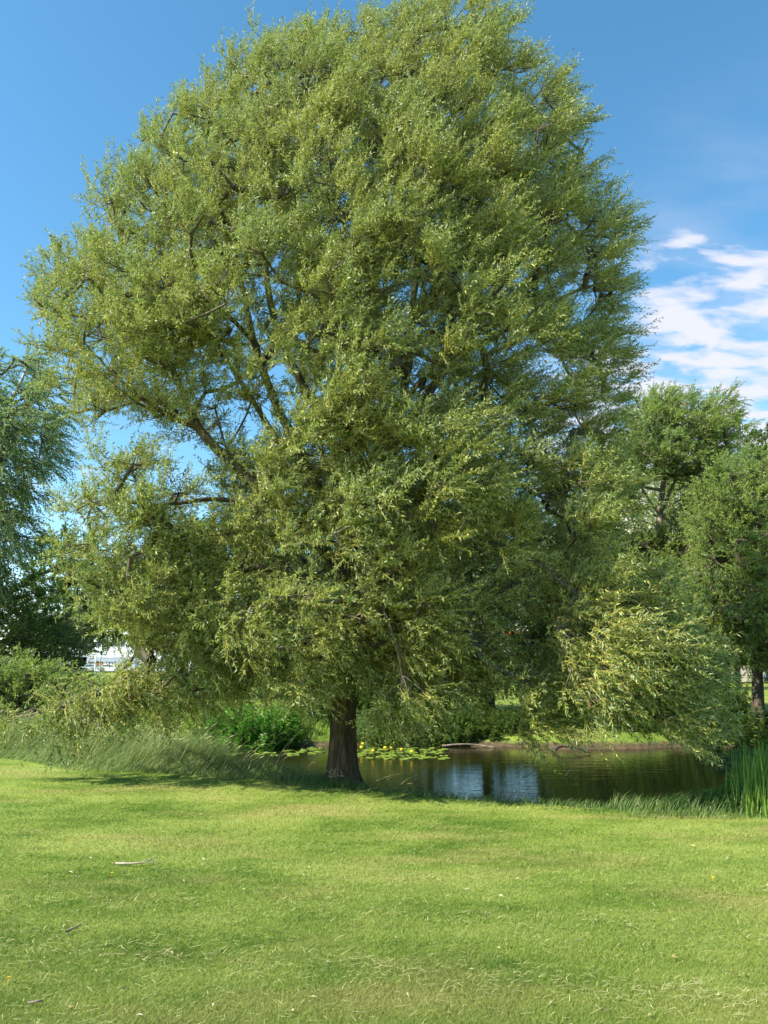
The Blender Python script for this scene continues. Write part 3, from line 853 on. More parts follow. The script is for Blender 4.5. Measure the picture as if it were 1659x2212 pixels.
for i, (x, yt, w, Yv, lab) in enumerate([(760, 1340, 130, 85, 'far park tree behind the drooping sprays left of the trunk'), (880, 1330, 120, 95, 'far park tree behind the great trunk'),
                                   (1270, 1330, 110, 80, 'far park tree behind the lit hanging sprays'), (1390, 1340, 100, 88, 'far park tree left of the pale trunk'),
                                   (560, 1335, 120, 90, 'far park tree right of the parked cars'), (1800, 1300, 160, 75, 'far park tree at the right border')]):
    bg_tree('park_tree', lab, G_B, (x, 1472, Yv), [(x, 1440, Yv), (x + 4, 1400, Yv)], .4, .2,
            [([(x - w, 1400), (x - w * .8, yt + 20), (x - w * .2, yt), (x + w * .4, yt - 5), (x + w * .9, yt + 30), (x + w, 1410), (x + w * .6, 1440), (x - w * .6, 1440)], Yv, 4.5)],
            5000, 1.9, 1.5, 6, 5, 12, 1.3, .30, .15, 'dark', seed=50 + i)

# ------------------------------------------------------------------ grass and bank plants
def blade_mat(name, cols, trans=0.3, lawn=False, spec=0.3):
    m, t = newmat(name)
    g = N(t, 'ShaderNodeNewGeometry')
    col = ramp(t, g.outputs['Random Per Island'], cols)
    if lawn:
        col = mixc(t, 0.72, col, lawn_colour(t))
    p = N(t, 'ShaderNodeBsdfPrincipled'); p.inputs['Roughness'].default_value = 0.5; p.inputs['Specular IOR Level'].default_value = spec
    t.links.new(col, p.inputs['Base Color'])
    tr = N(t, 'ShaderNodeBsdfTranslucent'); t.links.new(col, tr.inputs[0])
    mx = N(t, 'ShaderNodeMixShader'); mx.inputs[0].default_value = trans
    t.links.new(p.outputs[0], mx.inputs[1]); t.links.new(tr.outputs[0], mx.inputs[2])
    o = N(t, 'ShaderNodeOutputMaterial'); t.links.new(mx.outputs[0], o.inputs[0])
    return m
M['lawnblade'] = blade_mat('lawn_blades', [(0.0, (0.07, 0.15, 0.012)), (0.5, (0.18, 0.28, 0.035)), (0.90, (0.31, 0.38, 0.075)), (0.96, (0.48, 0.46, 0.16)), (1.0, (0.55, 0.52, 0.24))], 0.3, True)
M['tallblade'] = blade_mat('shade_dark_blades', [(0.0, (0.05, 0.11, 0.02)), (0.6, (0.10, 0.18, 0.035)), (0.9, (0.17, 0.25, 0.07)), (1.0, (0.34, 0.32, 0.17))], 0.35)  # dark sedge green, also standing in for shade on the right banks
M['seedgrass'] = blade_mat('seed_grass', [(0.0, (0.12, 0.20, 0.04)), (0.6, (0.22, 0.31, 0.08)), (0.9, (0.34, 0.40, 0.17)), (1.0, (0.48, 0.46, 0.28))], 0.42)
M['reedblade'] = blade_mat('reed_blades', [(0.0, (0.14, 0.27, 0.03)), (0.6, (0.22, 0.37, 0.05)), (1.0, (0.42, 0.46, 0.12))], 0.42)
M['straw'] = plain('dry_clippings', (0.50, 0.45, 0.22), 0.8, var=0.3, vs=30)

r_ = np.random.default_rng(3)
def short_grass():
    n = 900000
    u = r_.random(n)
    y0, y1 = 3.2, 15.5
    Y = 1 / np.sqrt(1 / y0 ** 2 - u * (1 / y0 ** 2 - 1 / y1 ** 2))
    X = (r_.random(n) * 2 - 1) * (0.56 * Y + 0.6)
    ok = (edge_off(X, Y) < 0.12)
    X = X[ok]; Y = Y[ok]; n = len(X)
    Z = gz(X, Y)
    sc = np.clip(Y / 5.0, 0.8, 2.2)
    h = 0.019 * r_.uniform(.5, 1.3, n) * (0.75 + 0.25 * sc)
    w = 0.0042 * sc * r_.uniform(.7, 1.3, n)
    a = r_.random(n) * 6.283
    lean = r_.normal(0, 0.9, (n, 2)) + [0.2, 0.0]
    B = np.stack([X, Y, Z - 0.003], -1)
    s = np.stack([np.cos(a) * w, np.sin(a) * w, np.zeros(n)], -1)
    tip = B + np.stack([lean[:, 0] * h, lean[:, 1] * h, h], -1)
    V = np.stack([B - s * .5, B + s * .5, tip], 1).reshape(-1, 3)
    F = np.arange(n * 3).reshape(-1, 3)
    tag(mk('lawn_grass', V, F, M['lawnblade']), 'short mown lawn grass covering the whole foreground', 'grass', kind='stuff')
    # dry clippings lying on the lawn, thicker in the rows the mower left
    n = 15000
    u = r_.random(n)
    Y = 1 / np.sqrt(1 / 3.2 ** 2 - u * (1 / 3.2 ** 2 - 1 / 11 ** 2))
    X = (r_.random(n) * 2 - 1) * (0.56 * Y + 0.6)
    row = 0.5 + 0.5 * np.sin((Y + 0.12 * X) * 6.283 / 1.05 + 0.8 * np.sin(X * 0.8))
    ok = (edge_off(X, Y) < -0.1) & (r_.random(n) < 0.12 + 0.6 * row ** 4)
    X = X[ok]; Y = Y[ok]; n = len(X); Z = gz(X, Y) + r_.uniform(.014, .030, n)
    a = r_.normal(0.1, 0.8, n); L = r_.uniform(.02, .07, n); w = 0.0016 * np.clip(Y / 5, .8, 2)
    d = np.stack([np.cos(a), np.sin(a), r_.normal(0, .15, n)], -1); s = np.stack([-np.sin(a), np.cos(a), np.zeros(n)], -1)
    B = np.stack([X, Y, Z], -1)
    V = np.stack([B - s * w[:, None], B + s * w[:, None], B + d * L[:, None] + s * w[:, None] * .4, B + d * L[:, None] - s * w[:, None] * .4], 1).reshape(-1, 3)
    tag(mk('grass_clippings', V, np.arange(n * 4).reshape(-1, 4), M['straw']), 'dry cut grass stalks scattered in rows over the lawn', 'clippings', kind='stuff')
short_grass()

def blades(name, X, Y, h, w, lean, mat, parent=None, Z=None, curl=0.6, seg=3, lv=0.25):
    n = len(X)
    Z = gz(X, Y) if Z is None else Z
    B = np.stack([X, Y, Z - 0.01], -1)
    a = r_.random(n) * 6.283
    s = np.stack([np.cos(a), np.sin(a), np.zeros(n)], -1)
    ld = np.array(lean)[None, :] + r_.normal(0, lv, (n, 2))
    rows = []
    for k in range(seg + 1):
        f = k / seg
        hor = (f * 0.35 + curl * f * f)
        c = B + np.stack([ld[:, 0] * hor * h, ld[:, 1] * hor * h, h * (f - 0.28 * curl * f ** 3)], -1)
        ww = (w * (1 - f) ** 0.7)[:, None]
        if k < seg:
            rows += [c - s * ww * .5, c + s * ww * .5]
        else:
            rows += [c]
    V = np.stack(rows, 1)
    m_ = V.shape[1]
    b = (np.arange(n) * m_)[:, None]
    # quads collapsed to triangles so the mesh has one face size
    tri = []
    for k in range(seg - 1):
        q = 2 * k
        tri += [[q, q + 1, q + 3], [q, q + 3, q + 2]]
    q = 2 * (seg - 1)
    tri += [[q, q + 1, q + 2]]
    F = (b[:, :, None] + np.array(tri)[None]).reshape(-1, 3)
    return mk(name, V.reshape(-1, 3), F, M[mat], parent)

def scatter(n, x0, x1, y0, y1, cond):
    X = r_.uniform(x0, x1, n); Y = r_.uniform(y0, y1, n)
    ok = cond(X, Y)
    return X[ok], Y[ok]
# tall wind-combed grass on the near bank, left of the trunk
X, Y = scatter(170000, -13, 0.0, 11.2, 22, lambda x, y: (edge_off(x, y) > 0.02) & (edge_off(x, y) < 3.6) & ~inside(POND, x, y) & (np.hypot(x + 0.2, y - 11.6) > 0.9))
eo = edge_off(X, Y)
h = (0.12 + 0.55 * sst(eo, 0.0, 0.9)) * r_.uniform(.6, 1.25, len(X)) * np.interp(X, [-8, -3, -1.2, -0.3], [1.15, 0.95, 0.72, 0.25]) * (0.85 + 0.25 * np.sin(X * 2.1) * np.sin(Y * 1.7))
tag(blades('tall_grass', X, Y, h, np.full(len(X), .011), (0.75, -0.05), 'seedgrass'), 'tall wind combed grass along the near bank left of the trunk', 'grass', kind='stuff')
# rough grass between lawn and water, trunk to right; shade put into its blade colour
X, Y = scatter(90000, -1.2, 11, 8.2, 20, lambda x, y: (edge_off(x, y) > 0.0) & (edge_off(x, y) < 9) & (~inside(POND, x, y)) & ((x < 2.8) | (polydist(POND, x, y) < 3.5)) & (polydist(POND, x, y) > .12))
eo = edge_off(X, Y)
h = np.where(X < 2.8, 0.05 + 0.06 * sst(eo, 0, .5), 0.08 + (0.14 + 0.22 * sst(X, 3.0, 5.2)) * sst(eo, 0, .6)) * r_.uniform(.6, 1.3, len(X))
tag(blades('bank_grass', X, Y, h, np.full(len(X), .010), (0.5, 0.0), 'tallblade'), 'rough grass coloured dark for shade on the near bank right of the trunk', 'grass', kind='stuff')
def seed_heads(n, cond, x0, x1, y0, y1, hgt, lean, label):
    X, Y = scatter(n, x0, x1, y0, y1, cond)
    n = len(X); B = np.stack([X, Y, gz(X, Y)], -1)
    h = hgt * r_.uniform(.65, 1.15, n)
    ln = np.array(lean) + r_.normal(0, .12, (n, 2))
    Md = B + np.stack([ln[:, 0] * h * .35, ln[:, 1] * h * .35, h * .6], -1)
    T1 = B + np.stack([ln[:, 0] * h * .8, ln[:, 1] * h * .8, h * .92], -1)
    T2 = T1 + nrm(T1 - Md) * (.09 * r_.uniform(.6, 1.3, n))[:, None] + np.array([.02, 0, -.02])
    o_ = np.full(n, 1.0)
    V1, F1 = seg_tubes(np.concatenate([B, Md, T1, (T1 + T2) / 2]), np.concatenate([Md, T1, (T1 + T2) / 2, T2]),
                       np.concatenate([o_ * .003, o_ * .0025, o_ * .003, o_ * .010]), np.concatenate([o_ * .0025, o_ * .002, o_ * .010, o_ * .002]), 4)
    tag(mk('seed_heads', V1, F1, M['seedstalk']), label, 'grass', kind='stuff')
M['seedstalk'] = plain('seed_stalks', (0.42, 0.38, 0.20), .8, var=.3, vs=3)
seed_heads(900, lambda x, y: (edge_off(x, y) > .3) & (edge_off(x, y) < 3.2) & ~inside(POND, x, y) & (x < -1.2), -12, -1, 12, 21, .72, (.7, 0), 'pale seed heads above the tall grass on the near bank at the left')
a_ = r_.random(5000) * 6.283; q_ = .34 + r_.exponential(.16, 5000)
X = tbase[0] + np.cos(a_) * q_; Y = tbase[1] + np.sin(a_) * q_
tag(blades('trunk_foot_grass', X, Y, r_.uniform(.05, .20, 5000), np.full(5000, .007), (0.3, 0.0), 'tallblade'), 'uncut grass tufts round the foot of the great trunk', 'grass', kind='stuff')
# far bank grass; right of the trunk darker blades stand in for shade
X, Y = scatter(150000, -18, 16, 18.5, 30, lambda x, y: (~inside(POND, x, y)) & (polydist(POND, x, y) > .35) & (polydist(POND, x, y) < 6.5) & (edge_off(x, y) > 5) & (r_.random(len(x)) < np.interp(x, [-6, -2, 3], [1, .75, .3])))
h = r_.uniform(.12, .42, len(X)) * np.interp(X, [-8, -3, 1, 4], [1.6, 1.2, .6, .3])
for q_, mt_, lb_, nm_ in ((X < -1.0, 'reedblade', 'bright uncut grass on the far bank left of the great trunk', 'far_bank_grass'), (X >= -1.0, 'tallblade', 'thin grass coloured darker for shade on the far bank right of the great trunk', 'far_bank_grass')):
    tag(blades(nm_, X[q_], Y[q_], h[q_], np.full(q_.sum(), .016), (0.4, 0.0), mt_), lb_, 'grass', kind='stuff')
0 and tag(blades('far_bank_grass', X, Y, h, np.full(len(X), .016), (0.4, 0.0), 'reedblade' ), 'bright uncut grass on the far bank of the pond', 'grass', kind='stuff')
# reeds at the right edge
X, Y = scatter(16000, 4.1, 9.5, 8.2, 13.5, lambda x, y: (edge_off(x, y) > 0.08) & (r_.random(len(x)) < sst(x - 0.425 * y, -0.1, .25)))
h = r_.uniform(.25, .75, len(X)) * np.clip(0.5 + .5 * edge_off(X, Y), .4, 1.0)
o = tag(blades('reed_bed', X, Y, h, np.full(len(X), .016), (0.18, 0.0), 'reedblade', curl=.35, lv=.18), 'sunlit bright green reeds and coarse grass at the right edge', 'reeds', kind='stuff')
X, Y = scatter(2600, 4.3, 9.0, 9.2, 11.6, lambda x, y: (r_.random(len(x)) < .5) & (edge_off(x, y) > 0.35) & (x > .428 * y))
h = r_.uniform(.55, .98, len(X))
tag(blades('tall_reeds', X, Y, h, np.full(len(X), .020), (0.16, 0.0), 'reedblade', curl=.28, lv=.12, seg=5), 'tallest pale tipped reed stalks at the right edge', 'reeds', kind='stuff')

# leafy plants on the banks
def herb(name, label, cat, px, py, Yv, n, rad, h, leaf, lw, mat, group=None, seed=0):
    r2 = np.random.default_rng(seed)
    c = D(px, py, Yv); c[2] = gz(c[0], c[1])
    root = empty(name, c, label, cat, group)
    a = r2.random(n) * 6.283; q = rad * np.sqrt(r2.random(n))
    B = c + np.stack([np.cos(a) * q, np.sin(a) * q * .7, np.zeros(n)], -1)
    B[:, 2] = gz(B[:, 0], B[:, 1])
    hh = h * r2.uniform(.6, 1.1, n) * (1 - 0.45 * (q / rad) ** 2)
    Tp = B + np.stack([r2.normal(.18, .12, n) * hh, r2.normal(0, .1, n) * hh, hh], -1)
    V, F = seg_tubes(B, Tp, np.full(n, .008), np.full(n, .003), 4)
    mk('stem', V, F, M[mat], root)
    k = 26
    s = r2.uniform(.15, 1, (n, k))[..., None]
    lp = (B[:, None] + (Tp - B)[:, None] * s).reshape(-1, 3)
    m_ = len(lp); an = r2.random(m_) * 6.283
    ld = nrm(np.stack([np.cos(an), np.sin(an), r2.normal(.25, .3, m_)], -1))
    nv = nrm(r2.normal(0, .3, (m_, 3)) + [0, 0, 1]); nv = nrm(nv - ld * np.sum(nv * ld, 1, keepdims=True))
    leaf_mesh('leaves', lp, ld, nv, leaf * r2.uniform(.6, 1.2, m_), lw * r2.uniform(.8, 1.2, m_), M[mat], root)
    return root
herb('nettle_patch', 'bright green clump of leafy herbs across the water left of the trunk', 'plant', 500, 1590, 20.5, 340, 1.15, 1.25, .12, .04, 'nettle', seed=61)
herb('nettle_patch', 'smaller bright green herb clump between the hanging sprays and the tall herbs', 'plant', 590, 1585, 21.5, 160, .8, .8, .12, .04, 'nettle', seed=62)
herb('weed_clump', 'broad leaved weeds at the foot of the sunlit reeds', 'plant', 1600, 1745, 10.0, 60, .45, .30, .10, .035, 'nettle', seed=63)
herb('weed_clump', 'small leafy weeds in shade at the lawn edge right of the pond', 'plant', 1500, 1745, 10.4, 50, .5, .26, .09, .03, 'dark', seed=64)
herb('weed_clump', 'low overhanging weeds on the right hand pond shore below the dark trunk', 'plant', 1545, 1640, 17.6, 200, 1.0, .55, .11, .03, 'bush', seed=65)
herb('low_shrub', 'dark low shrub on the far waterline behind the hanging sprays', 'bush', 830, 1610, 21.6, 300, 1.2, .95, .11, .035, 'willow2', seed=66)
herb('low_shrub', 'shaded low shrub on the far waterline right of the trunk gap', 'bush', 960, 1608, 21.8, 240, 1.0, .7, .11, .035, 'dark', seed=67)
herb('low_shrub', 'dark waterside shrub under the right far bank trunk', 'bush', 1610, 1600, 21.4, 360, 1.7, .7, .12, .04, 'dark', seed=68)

for i_, (x_, y_, Y_, lab_) in enumerate([(1250, 1600, 22.6, 'dark leafy shrub added on the far shore behind the left edge of the hanging lit sprays'), (1345, 1600, 22.8, 'dark leafy shrub added on the far shore behind the middle of the hanging lit sprays'),
                                (1430, 1602, 22.6, 'dark leafy shrub added on the far shore in front of the pale trunk'), (1520, 1604, 22.2, 'dark leafy shrub added on the far shore right of the lowest hanging spray'), (730, 1606, 23, 'dark leafy shrub added on the far shore directly behind the great trunk')]):
    herb('low_shrub', lab_, 'bush', x_, y_, Y_, 330, 1.25, 1.75, .12, .04, 'dark', 'dark shrubs added along the far shore', seed=80 + i_)  # added shrubs, there to darken the far bank and the pond reflection

for i_, (x_, y_, lab_) in enumerate([(985, 1604, 'dark low weeds added for shade on the far bank at the left of the lit grass gap'), (1065, 1604, 'dark low weeds added for shade on the far bank under the thick far trunk'), (1150, 1606, 'dark low weeds added for shade on the far bank at the right of the lit grass gap'), (1235, 1604, 'dark low weeds added on the far bank behind the left end of the bare shore'), (1325, 1604, 'dark low weeds added on the far bank behind the right end of the bare shore'), (1420, 1604, 'dark low weeds added on the far bank under the lowest hanging willow spray')]):
    herb('bank_weeds', lab_, 'plant', x_, y_, 22.3, 300, 1.35, .50, .10, .03, 'dark', 'low weeds added along the far bank', seed=90 + i_)  # added dark weeds that stand in for shade on the far bank
# ------------------------------------------------------------------ water lilies
M['pad'] = plain('lily_pad', (0.17, 0.25, 0.035), 0.35, spec=0.5, var=0.35, vs=1.5)
M['yellow'] = plain('yellow_petals', (0.75, 0.55, 0.02), 0.5)
rp = np.random.default_rng(5)
padsV = None
pads = []
cand = [(rp.uniform(750, 960), rp.uniform(1615, 1640)) for _ in range(150)] + [(rp.uniform(450, 700), rp.uniform(1610, 1632)) for _ in range(110)]
def water_pt(x, y):
    d = Fv + ((x * K - 384) / FPX) * Xv - ((y * K - 512) / FPX) * Uv
    return EYE + d * ((WATER_Z - EYE[2]) / d[2])
used = []
pad_me = None
for x, y in cand:
    q = water_pt(x, y)
    if not inside(POND, q[0:1], q[1:2])[0] or polydist(POND, q[0:1], q[1:2])[0] < .2: continue
    r = rp.uniform(.10, .19)
    if any((q[0] - a) ** 2 + (q[1] - b) ** 2 < (r + c) ** 2 * .8 for a, b, c in used): continue
    used.append((q[0], q[1], r))
    if pad_me is None:
        a = np.linspace(0.22, 6.06, 20)
        top = [(0, 0, .006)] + [(math.cos(t_) , math.sin(t_) , .010 + .02 * math.sin(3 * t_)) for t_ in a]
        bot = [(vx, vy, vz - .02) for vx, vy, vz in top]
        Fp = [(0, i, i + 1) for i in range(1, 20)] + [(21, 21 + i + 1, 21 + i) for i in range(1, 20)] + [(i, 21 + i, 21 + i + 1, i + 1) for i in range(1, 20)]
        ob = mk('lily_pad', top + bot, Fp, M['pad']); pad_me = ob.data
    else:
        ob = link('lily_pad', pad_me)
    ob.location = (q[0], q[1], WATER_Z + .004); ob.scale = (r, r * rp.uniform(.8, 1), .5); ob.rotation_euler = (0, 0, rp.random() * 6.28)
    left = q[0] < -0.7
    tag(ob, 'flat green lily pad on the water left of the great trunk' if left else 'flat green lily pad on the water right of the great trunk', 'lily pad',
        'lily pads left of the trunk' if left else 'lily pads right of the trunk')
def lily_flower(q, left, first):
    root = empty('lily_flower', (q[0], q[1], WATER_Z), 'yellow water lily bud above the pads left of the trunk' if left else 'yellow water lily bud above the pads right of the trunk', 'flower',
                 'yellow lily flowers left of the trunk' if left else 'yellow lily flowers right of the trunk')
    if first is None:
        V, F = tube_mesh([(0, 0, -.05), (.005, 0, .04), (0, 0, .10)], [.006, .006, .006], 6)
        st = mk('stem', V, F, M['pad'], None); st.parent = root; st.location = (0, 0, 0)
        Vb = []; Fb = []
        for k in range(7):
            a = k * 6.283 / 7
            c, s = math.cos(a), math.sin(a)
            prof = [(0, .095, .008), (.030, .105, .020), (.040, .135, .022), (.018, .165, .010)]
            o = len(Vb)
            for rr, z, w in prof:
                Vb += [(c * rr - s * w, s * rr + c * w, z), (c * rr + s * w, s * rr - c * w, z)]
            for j in range(3):
                Fb.append((o + 2 * j, o + 2 * j + 1, o + 2 * j + 3, o + 2 * j + 2))
        pt = mk('petals', Vb, Fb, M['yellow'], None); pt.parent = root; pt.location = (0, 0, 0)
        return (st.data, pt.data)
    for nme, me in zip(('stem', 'petals'), first):
        link(nme, me, root)
    return first
fm = None
for x, y in [(784, 1618), (781, 1626), (806, 1634), (832, 1627), (850, 1617), (868, 1631), (845, 1628), (770, 1634), (890, 1636), (537, 1612), (555, 1616), (573, 1612), (585, 1618), (600, 1614), (520, 1624)]:
    q = water_pt(x, y)
    if inside(POND, q[0:1], q[1:2])[0]:
        fm = lily_flower(q, x < 700, fm)

# ------------------------------------------------------------------ sticks, logs
def stick(name, label, pts, r0, r1, mat, cat='stick', group=None, twigs=()):
    path = catmull(pts, 6)
    V, F = tube_mesh(path, np.linspace(r0, r1, len(path)), 8, .12, .06, 1)
    parts = [(V, F)]
    for q in twigs:
        pp = catmull(q, 4)
        parts.append(tube_mesh(pp, np.linspace(r1 * .9, r1 * .4, len(pp)), 6, .1, 0, 2))
    V, F = join(parts)
    return tag(mk(name, V, F, mat, smooth=True, origin=path[0]), label, cat, group)
def on_ground(x, y, up=.03):
    d = Fv + ((x * K - 384) / FPX) * Xv - ((y * K - 512) / FPX) * Uv
    q = EYE + d * (1.62 / -d[2])
    for _ in range(6):
        s = (gz(q[0], q[1]) + up - EYE[2]) / d[2]
        q = EYE + d * s
    return q
M['drywood'] = plain('dry_stick', (0.34, 0.29, 0.20), 0.8, var=.25, vs=20)
M['greystick'] = plain('grey_stick', (0.17, 0.14, 0.10), 0.85, var=.3, vs=20)
M['greentwig'] = plain('straw_twig', (0.42, 0.36, 0.12), 0.7, var=.25, vs=10)
stick('fallen_stick', 'pale curved dry stick lying on the lawn at the left', [on_ground(250, 1865, .02), on_ground(275, 1865, .025), on_ground(305, 1863, .03), on_ground(338, 1852, .05)], .011, .004, M['drywood'], twigs=([on_ground(305, 1863, .03), on_ground(322, 1862, .035), on_ground(345, 1862, .03)],))
stick('fallen_stick', 'short dark stick in the grass at the lower left', [on_ground(143, 2012, .02), on_ground(160, 2004, .03), on_ground(176, 1996, .04)], .009, .004, M['greystick'])
stick('fallen_stick', 'short grey chip of bark in the lower left corner', [on_ground(60, 2166, .02), on_ground(80, 2163, .028), on_ground(92, 2162, .02)], .006, .004, M['greystick'])
stick('fallen_twig', 'long thin yellow willow twig on the lawn edge farthest left of the trunk foot', [on_ground(636, 1719, .02), on_ground(670, 1711, .05), on_ground(712, 1702, .04)], .004, .002, M['greentwig'])
stick('fallen_twig', 'forked yellow willow twig on the lawn below the trunk', [on_ground(748, 1729, .02), on_ground(772, 1713, .05), on_ground(820, 1700, .06)], .005, .002, M['greentwig'], twigs=([on_ground(748, 1727, .02), on_ground(768, 1734, .03)],))
stick('fallen_twig', 'thin yellow willow twig on the lawn right of the trunk foot', [on_ground(860, 1722, .02), on_ground(885, 1712, .04), on_ground(918, 1700, .05)], .004, .002, M['greentwig'])
# small flowers and dead leaves in the lawn
M['disc'] = plain('dandelion_yellow', (0.85, 0.55, 0.02), .7)
fd = None
for x, y in [(148, 1817), (241, 1895), (16, 2128), (1030, 1712), (480, 1800), (1540, 1905)]:
    q = on_ground(x, y, 0.0)
    if fd is None:
        parts = [tube_mesh([(0, 0, 0), (.002, 0, .02), (0, 0, .032)], [.0015] * 3, 5)]
        for k in range(14):
            a = k * 6.283 / 14
            c_, s_ = math.cos(a), math.sin(a)
            parts.append(([(0, 0, .032), (c_ * .009 - s_ * .003, s_ * .009 + c_ * .003, .037), (c_ * .012, s_ * .012, .036), (c_ * .009 + s_ * .003, s_ * .009 - c_ * .003, .037)], [(0, 3, 2, 1)]))
        V, F = join(parts)
        o = mk('dandelion', V, F, M['disc']); fd = o.data
    else:
        o = link('dandelion', fd)
    o.location = tuple(q); o.rotation_euler = (rp.normal(0, .2), rp.normal(0, .2), rp.random() * 6)
    tag(o, 'tiny yellow dandelion flower standing in the mown lawn', 'flower', 'dandelions in the lawn')
n = 420
Y_ = rp.uniform(3.6, 11, n); X_ = rp.uniform(-1, 1, n) * .56 * Y_
ok = edge_off(X_, Y_) < 0; X_ = X_[ok]; Y_ = Y_[ok]; n = len(X_)
B = np.stack([X_, Y_, gz(X_, Y_) + .022], -1)
a = rp.random(n) * 6.283
dn = nrm(np.stack([np.cos(a), np.sin(a), rp.normal(0, .2, n)], -1)); nv = nrm(rp.normal(0, .3, (n, 3)) + [0, 0, 1]); nv = nrm(nv - dn * np.sum(nv * dn, 1, keepdims=True))
M['deadleaf'] = leaf_mat('dead_leaf', [(0, (0.16, 0.10, 0.05)), (.6, (0.38, 0.33, 0.14)), (1, (0.5, 0.46, 0.28))], (0.4, 0.36, 0.24), .15)
tag(leaf_mesh('dead_leaves', B, dn, nv, rp.uniform(.02, .055, n), rp.uniform(.008, .018, n), M['deadleaf'], None), 'small dead willow leaves and pale petals scattered over the lawn', 'leaves', kind='stuff')
def wstick(label, pts, r, tw=()):
    pp = [water_pt(x, y) + [0, 0, u_] for x, y, u_ in pts]
    t_ = [[water_pt(x, y) + [0, 0, u_] for x, y, u_ in q] for q in tw]
    stick('floating_twig', label, pp, r, r * .5, M['greentwig'], cat='twig', twigs=t_)
wstick('forked twig floating on the dark water nearest the trunk', [(812, 1690, .01), (835, 1682, .03), (865, 1676, .04)], .009, ([(826, 1698, 0), (835, 1690, .02), (840, 1682, .03)],))
wstick('thin twig floating on the water left of the bright reflections', [(865, 1697, .01), (880, 1688, .04), (905, 1679, .06)], .008, ([(880, 1692, 0), (895, 1693, .01)],))
wstick('angled pale twig floating on the right part of the pond', [(1128, 1680, 0), (1140, 1672, .04), (1150, 1664, .05)], .010)
wstick('bent pale twig floating under the hanging right sprays', [(1222, 1678, 0), (1230, 1670, .05), (1242, 1662, .02)], .010)
def bank_log(label, pts, r0, r1, mat='palebark', name='driftwood_branch'):
    stick(name, label, pts, r0, r1, M[mat], cat='branch')
bank_log('bare fallen branch sticking into the water from the far bank', [water_pt(968, 1612) + [0, 0, -.02], water_pt(960, 1611) + [0, 0, .16], water_pt(948, 1611) + [0, 0, .42], water_pt(938, 1611) + [0, 0, .55]], .035, .015)
bank_log('pale log lying along the far waterline under the dark trees', [water_pt(955, 1614) + [0, 0, .03], water_pt(990, 1614) + [0, 0, .07], water_pt(1030, 1614) + [0, 0, .06], water_pt(1070, 1616) + [0, 0, .01]], .03, .014)
bank_log('pale weathered branch on the slope above the far waterline', [D(1020, 1590, 22.8), D(1060, 1591, 22.8), D(1100, 1596, 22.7)], .05, .02)
bank_log('dark snag with broken stubs on the sunny bare shore', [water_pt(1195, 1626) + [0, 0, .02], water_pt(1210, 1625) + [0, 0, .14], water_pt(1240, 1626) + [0, 0, .13], water_pt(1275, 1629) + [0, 0, .03]], .045, .02, 'darkbark')
bank_log('short pale log at the waterline just right of the great trunk', [water_pt(775, 1609) + [0, 0, .05], water_pt(785, 1607) + [0, 0, .1], water_pt(797, 1609) + [0, 0, .07]], .09, .05)

# ------------------------------------------------------------------ buildings, cars, street furniture
M['white'] = plain('white_cladding', (0.80, 0.80, 0.80), 0.7, var=.05, vs=.3)
M['beige'] = plain('beige_render', (0.62, 0.57, 0.50), 0.85, var=.08, vs=.3)
M['red'] = plain('orange_red_trim', (0.70, 0.12, 0.04), 0.6)
M['glass'] = plain('window_glass', (0.05, 0.07, 0.09), 0.1, spec=.8)
M['grey'] = plain('grey_panel', (0.45, 0.50, 0.55), 0.5, var=.08, vs=.5)
M['metal'] = plain('galvanised_metal', (0.45, 0.46, 0.46), 0.4, metal=.6)
M['black'] = plain('black_plastic', (0.02, 0.02, 0.022), 0.5)
M['rubber'] = plain('tyre_rubber', (0.03, 0.03, 0.03), 0.9)
M['roof'] = plain('flat_roof', (0.25, 0.25, 0.26), 0.9)
def building(name, label, x0, x1, y0, y1, h, floors, nw, wall, bands=(), zb=0.0, wh=.45):
    c = ((x0 + x1) / 2, y0, zb)
    root = empty(name, c, label, 'building')
    V, F = box(x0, x1, y0, y1, zb - .5, zb + h); mk('wall', V, F, wall, root)
    V, F = box(x0 - .25, x1 + .25, y0 - .25, y1 + .25, zb + h + .003, zb + h + .4); mk('roof', V, F, M['roof'], root)
    fh = h / floors; ww = (x1 - x0) / max(nw, 1)
    for f in range(floors):
        for k in range(nw):
            wx = x0 + ww * (k + .5); wz = zb + fh * f + fh * .35
            V, F = box(wx - ww * .36, wx + ww * .36, y0 - .04, y0 + .05, wz, wz + fh * wh); fr = mk('window', V, F, M['white'] if wall is not M['white'] else M['grey'], root)
            V, F = box(wx - ww * .31, wx + ww * .31, y0 - .08, y0 - .035, wz + .1, wz + fh * wh - .1); o = mk('pane', V, F, M['glass'], None); o.parent = fr
            o.location = tuple(-np.array(root.location)); 
        if bands:
            V, F = box(x0 - .05, x1 + .05, y0 - .12, y0 + .05, zb + fh * (f + 1) - bands[0], zb + fh * (f + 1) - bands[0] + bands[1]); mk('trim_band', V, F, M['red'], root)
    return root
building('long_building', 'long white building with horizontal window rows behind the parked cars', -78, -24, 166, 185, 11.5, 3, 16, M['white'])
building('white_building', 'white building with orange red bands glimpsed behind the far bank trees', 18, 34, 118, 134, 9.5, 3, 7, M['white'], (.5, .55), wh=.4)
building('white_building', 'low white building with orange red bands behind the forked tree', 42, 80, 112, 128, 6.5, 2, 12, M['white'], (.5, .4))
building('apartment_tower', 'tall beige apartment block showing through the airy willow', 25.2, 36, 75, 88, 20, 7, 0, M['beige'])
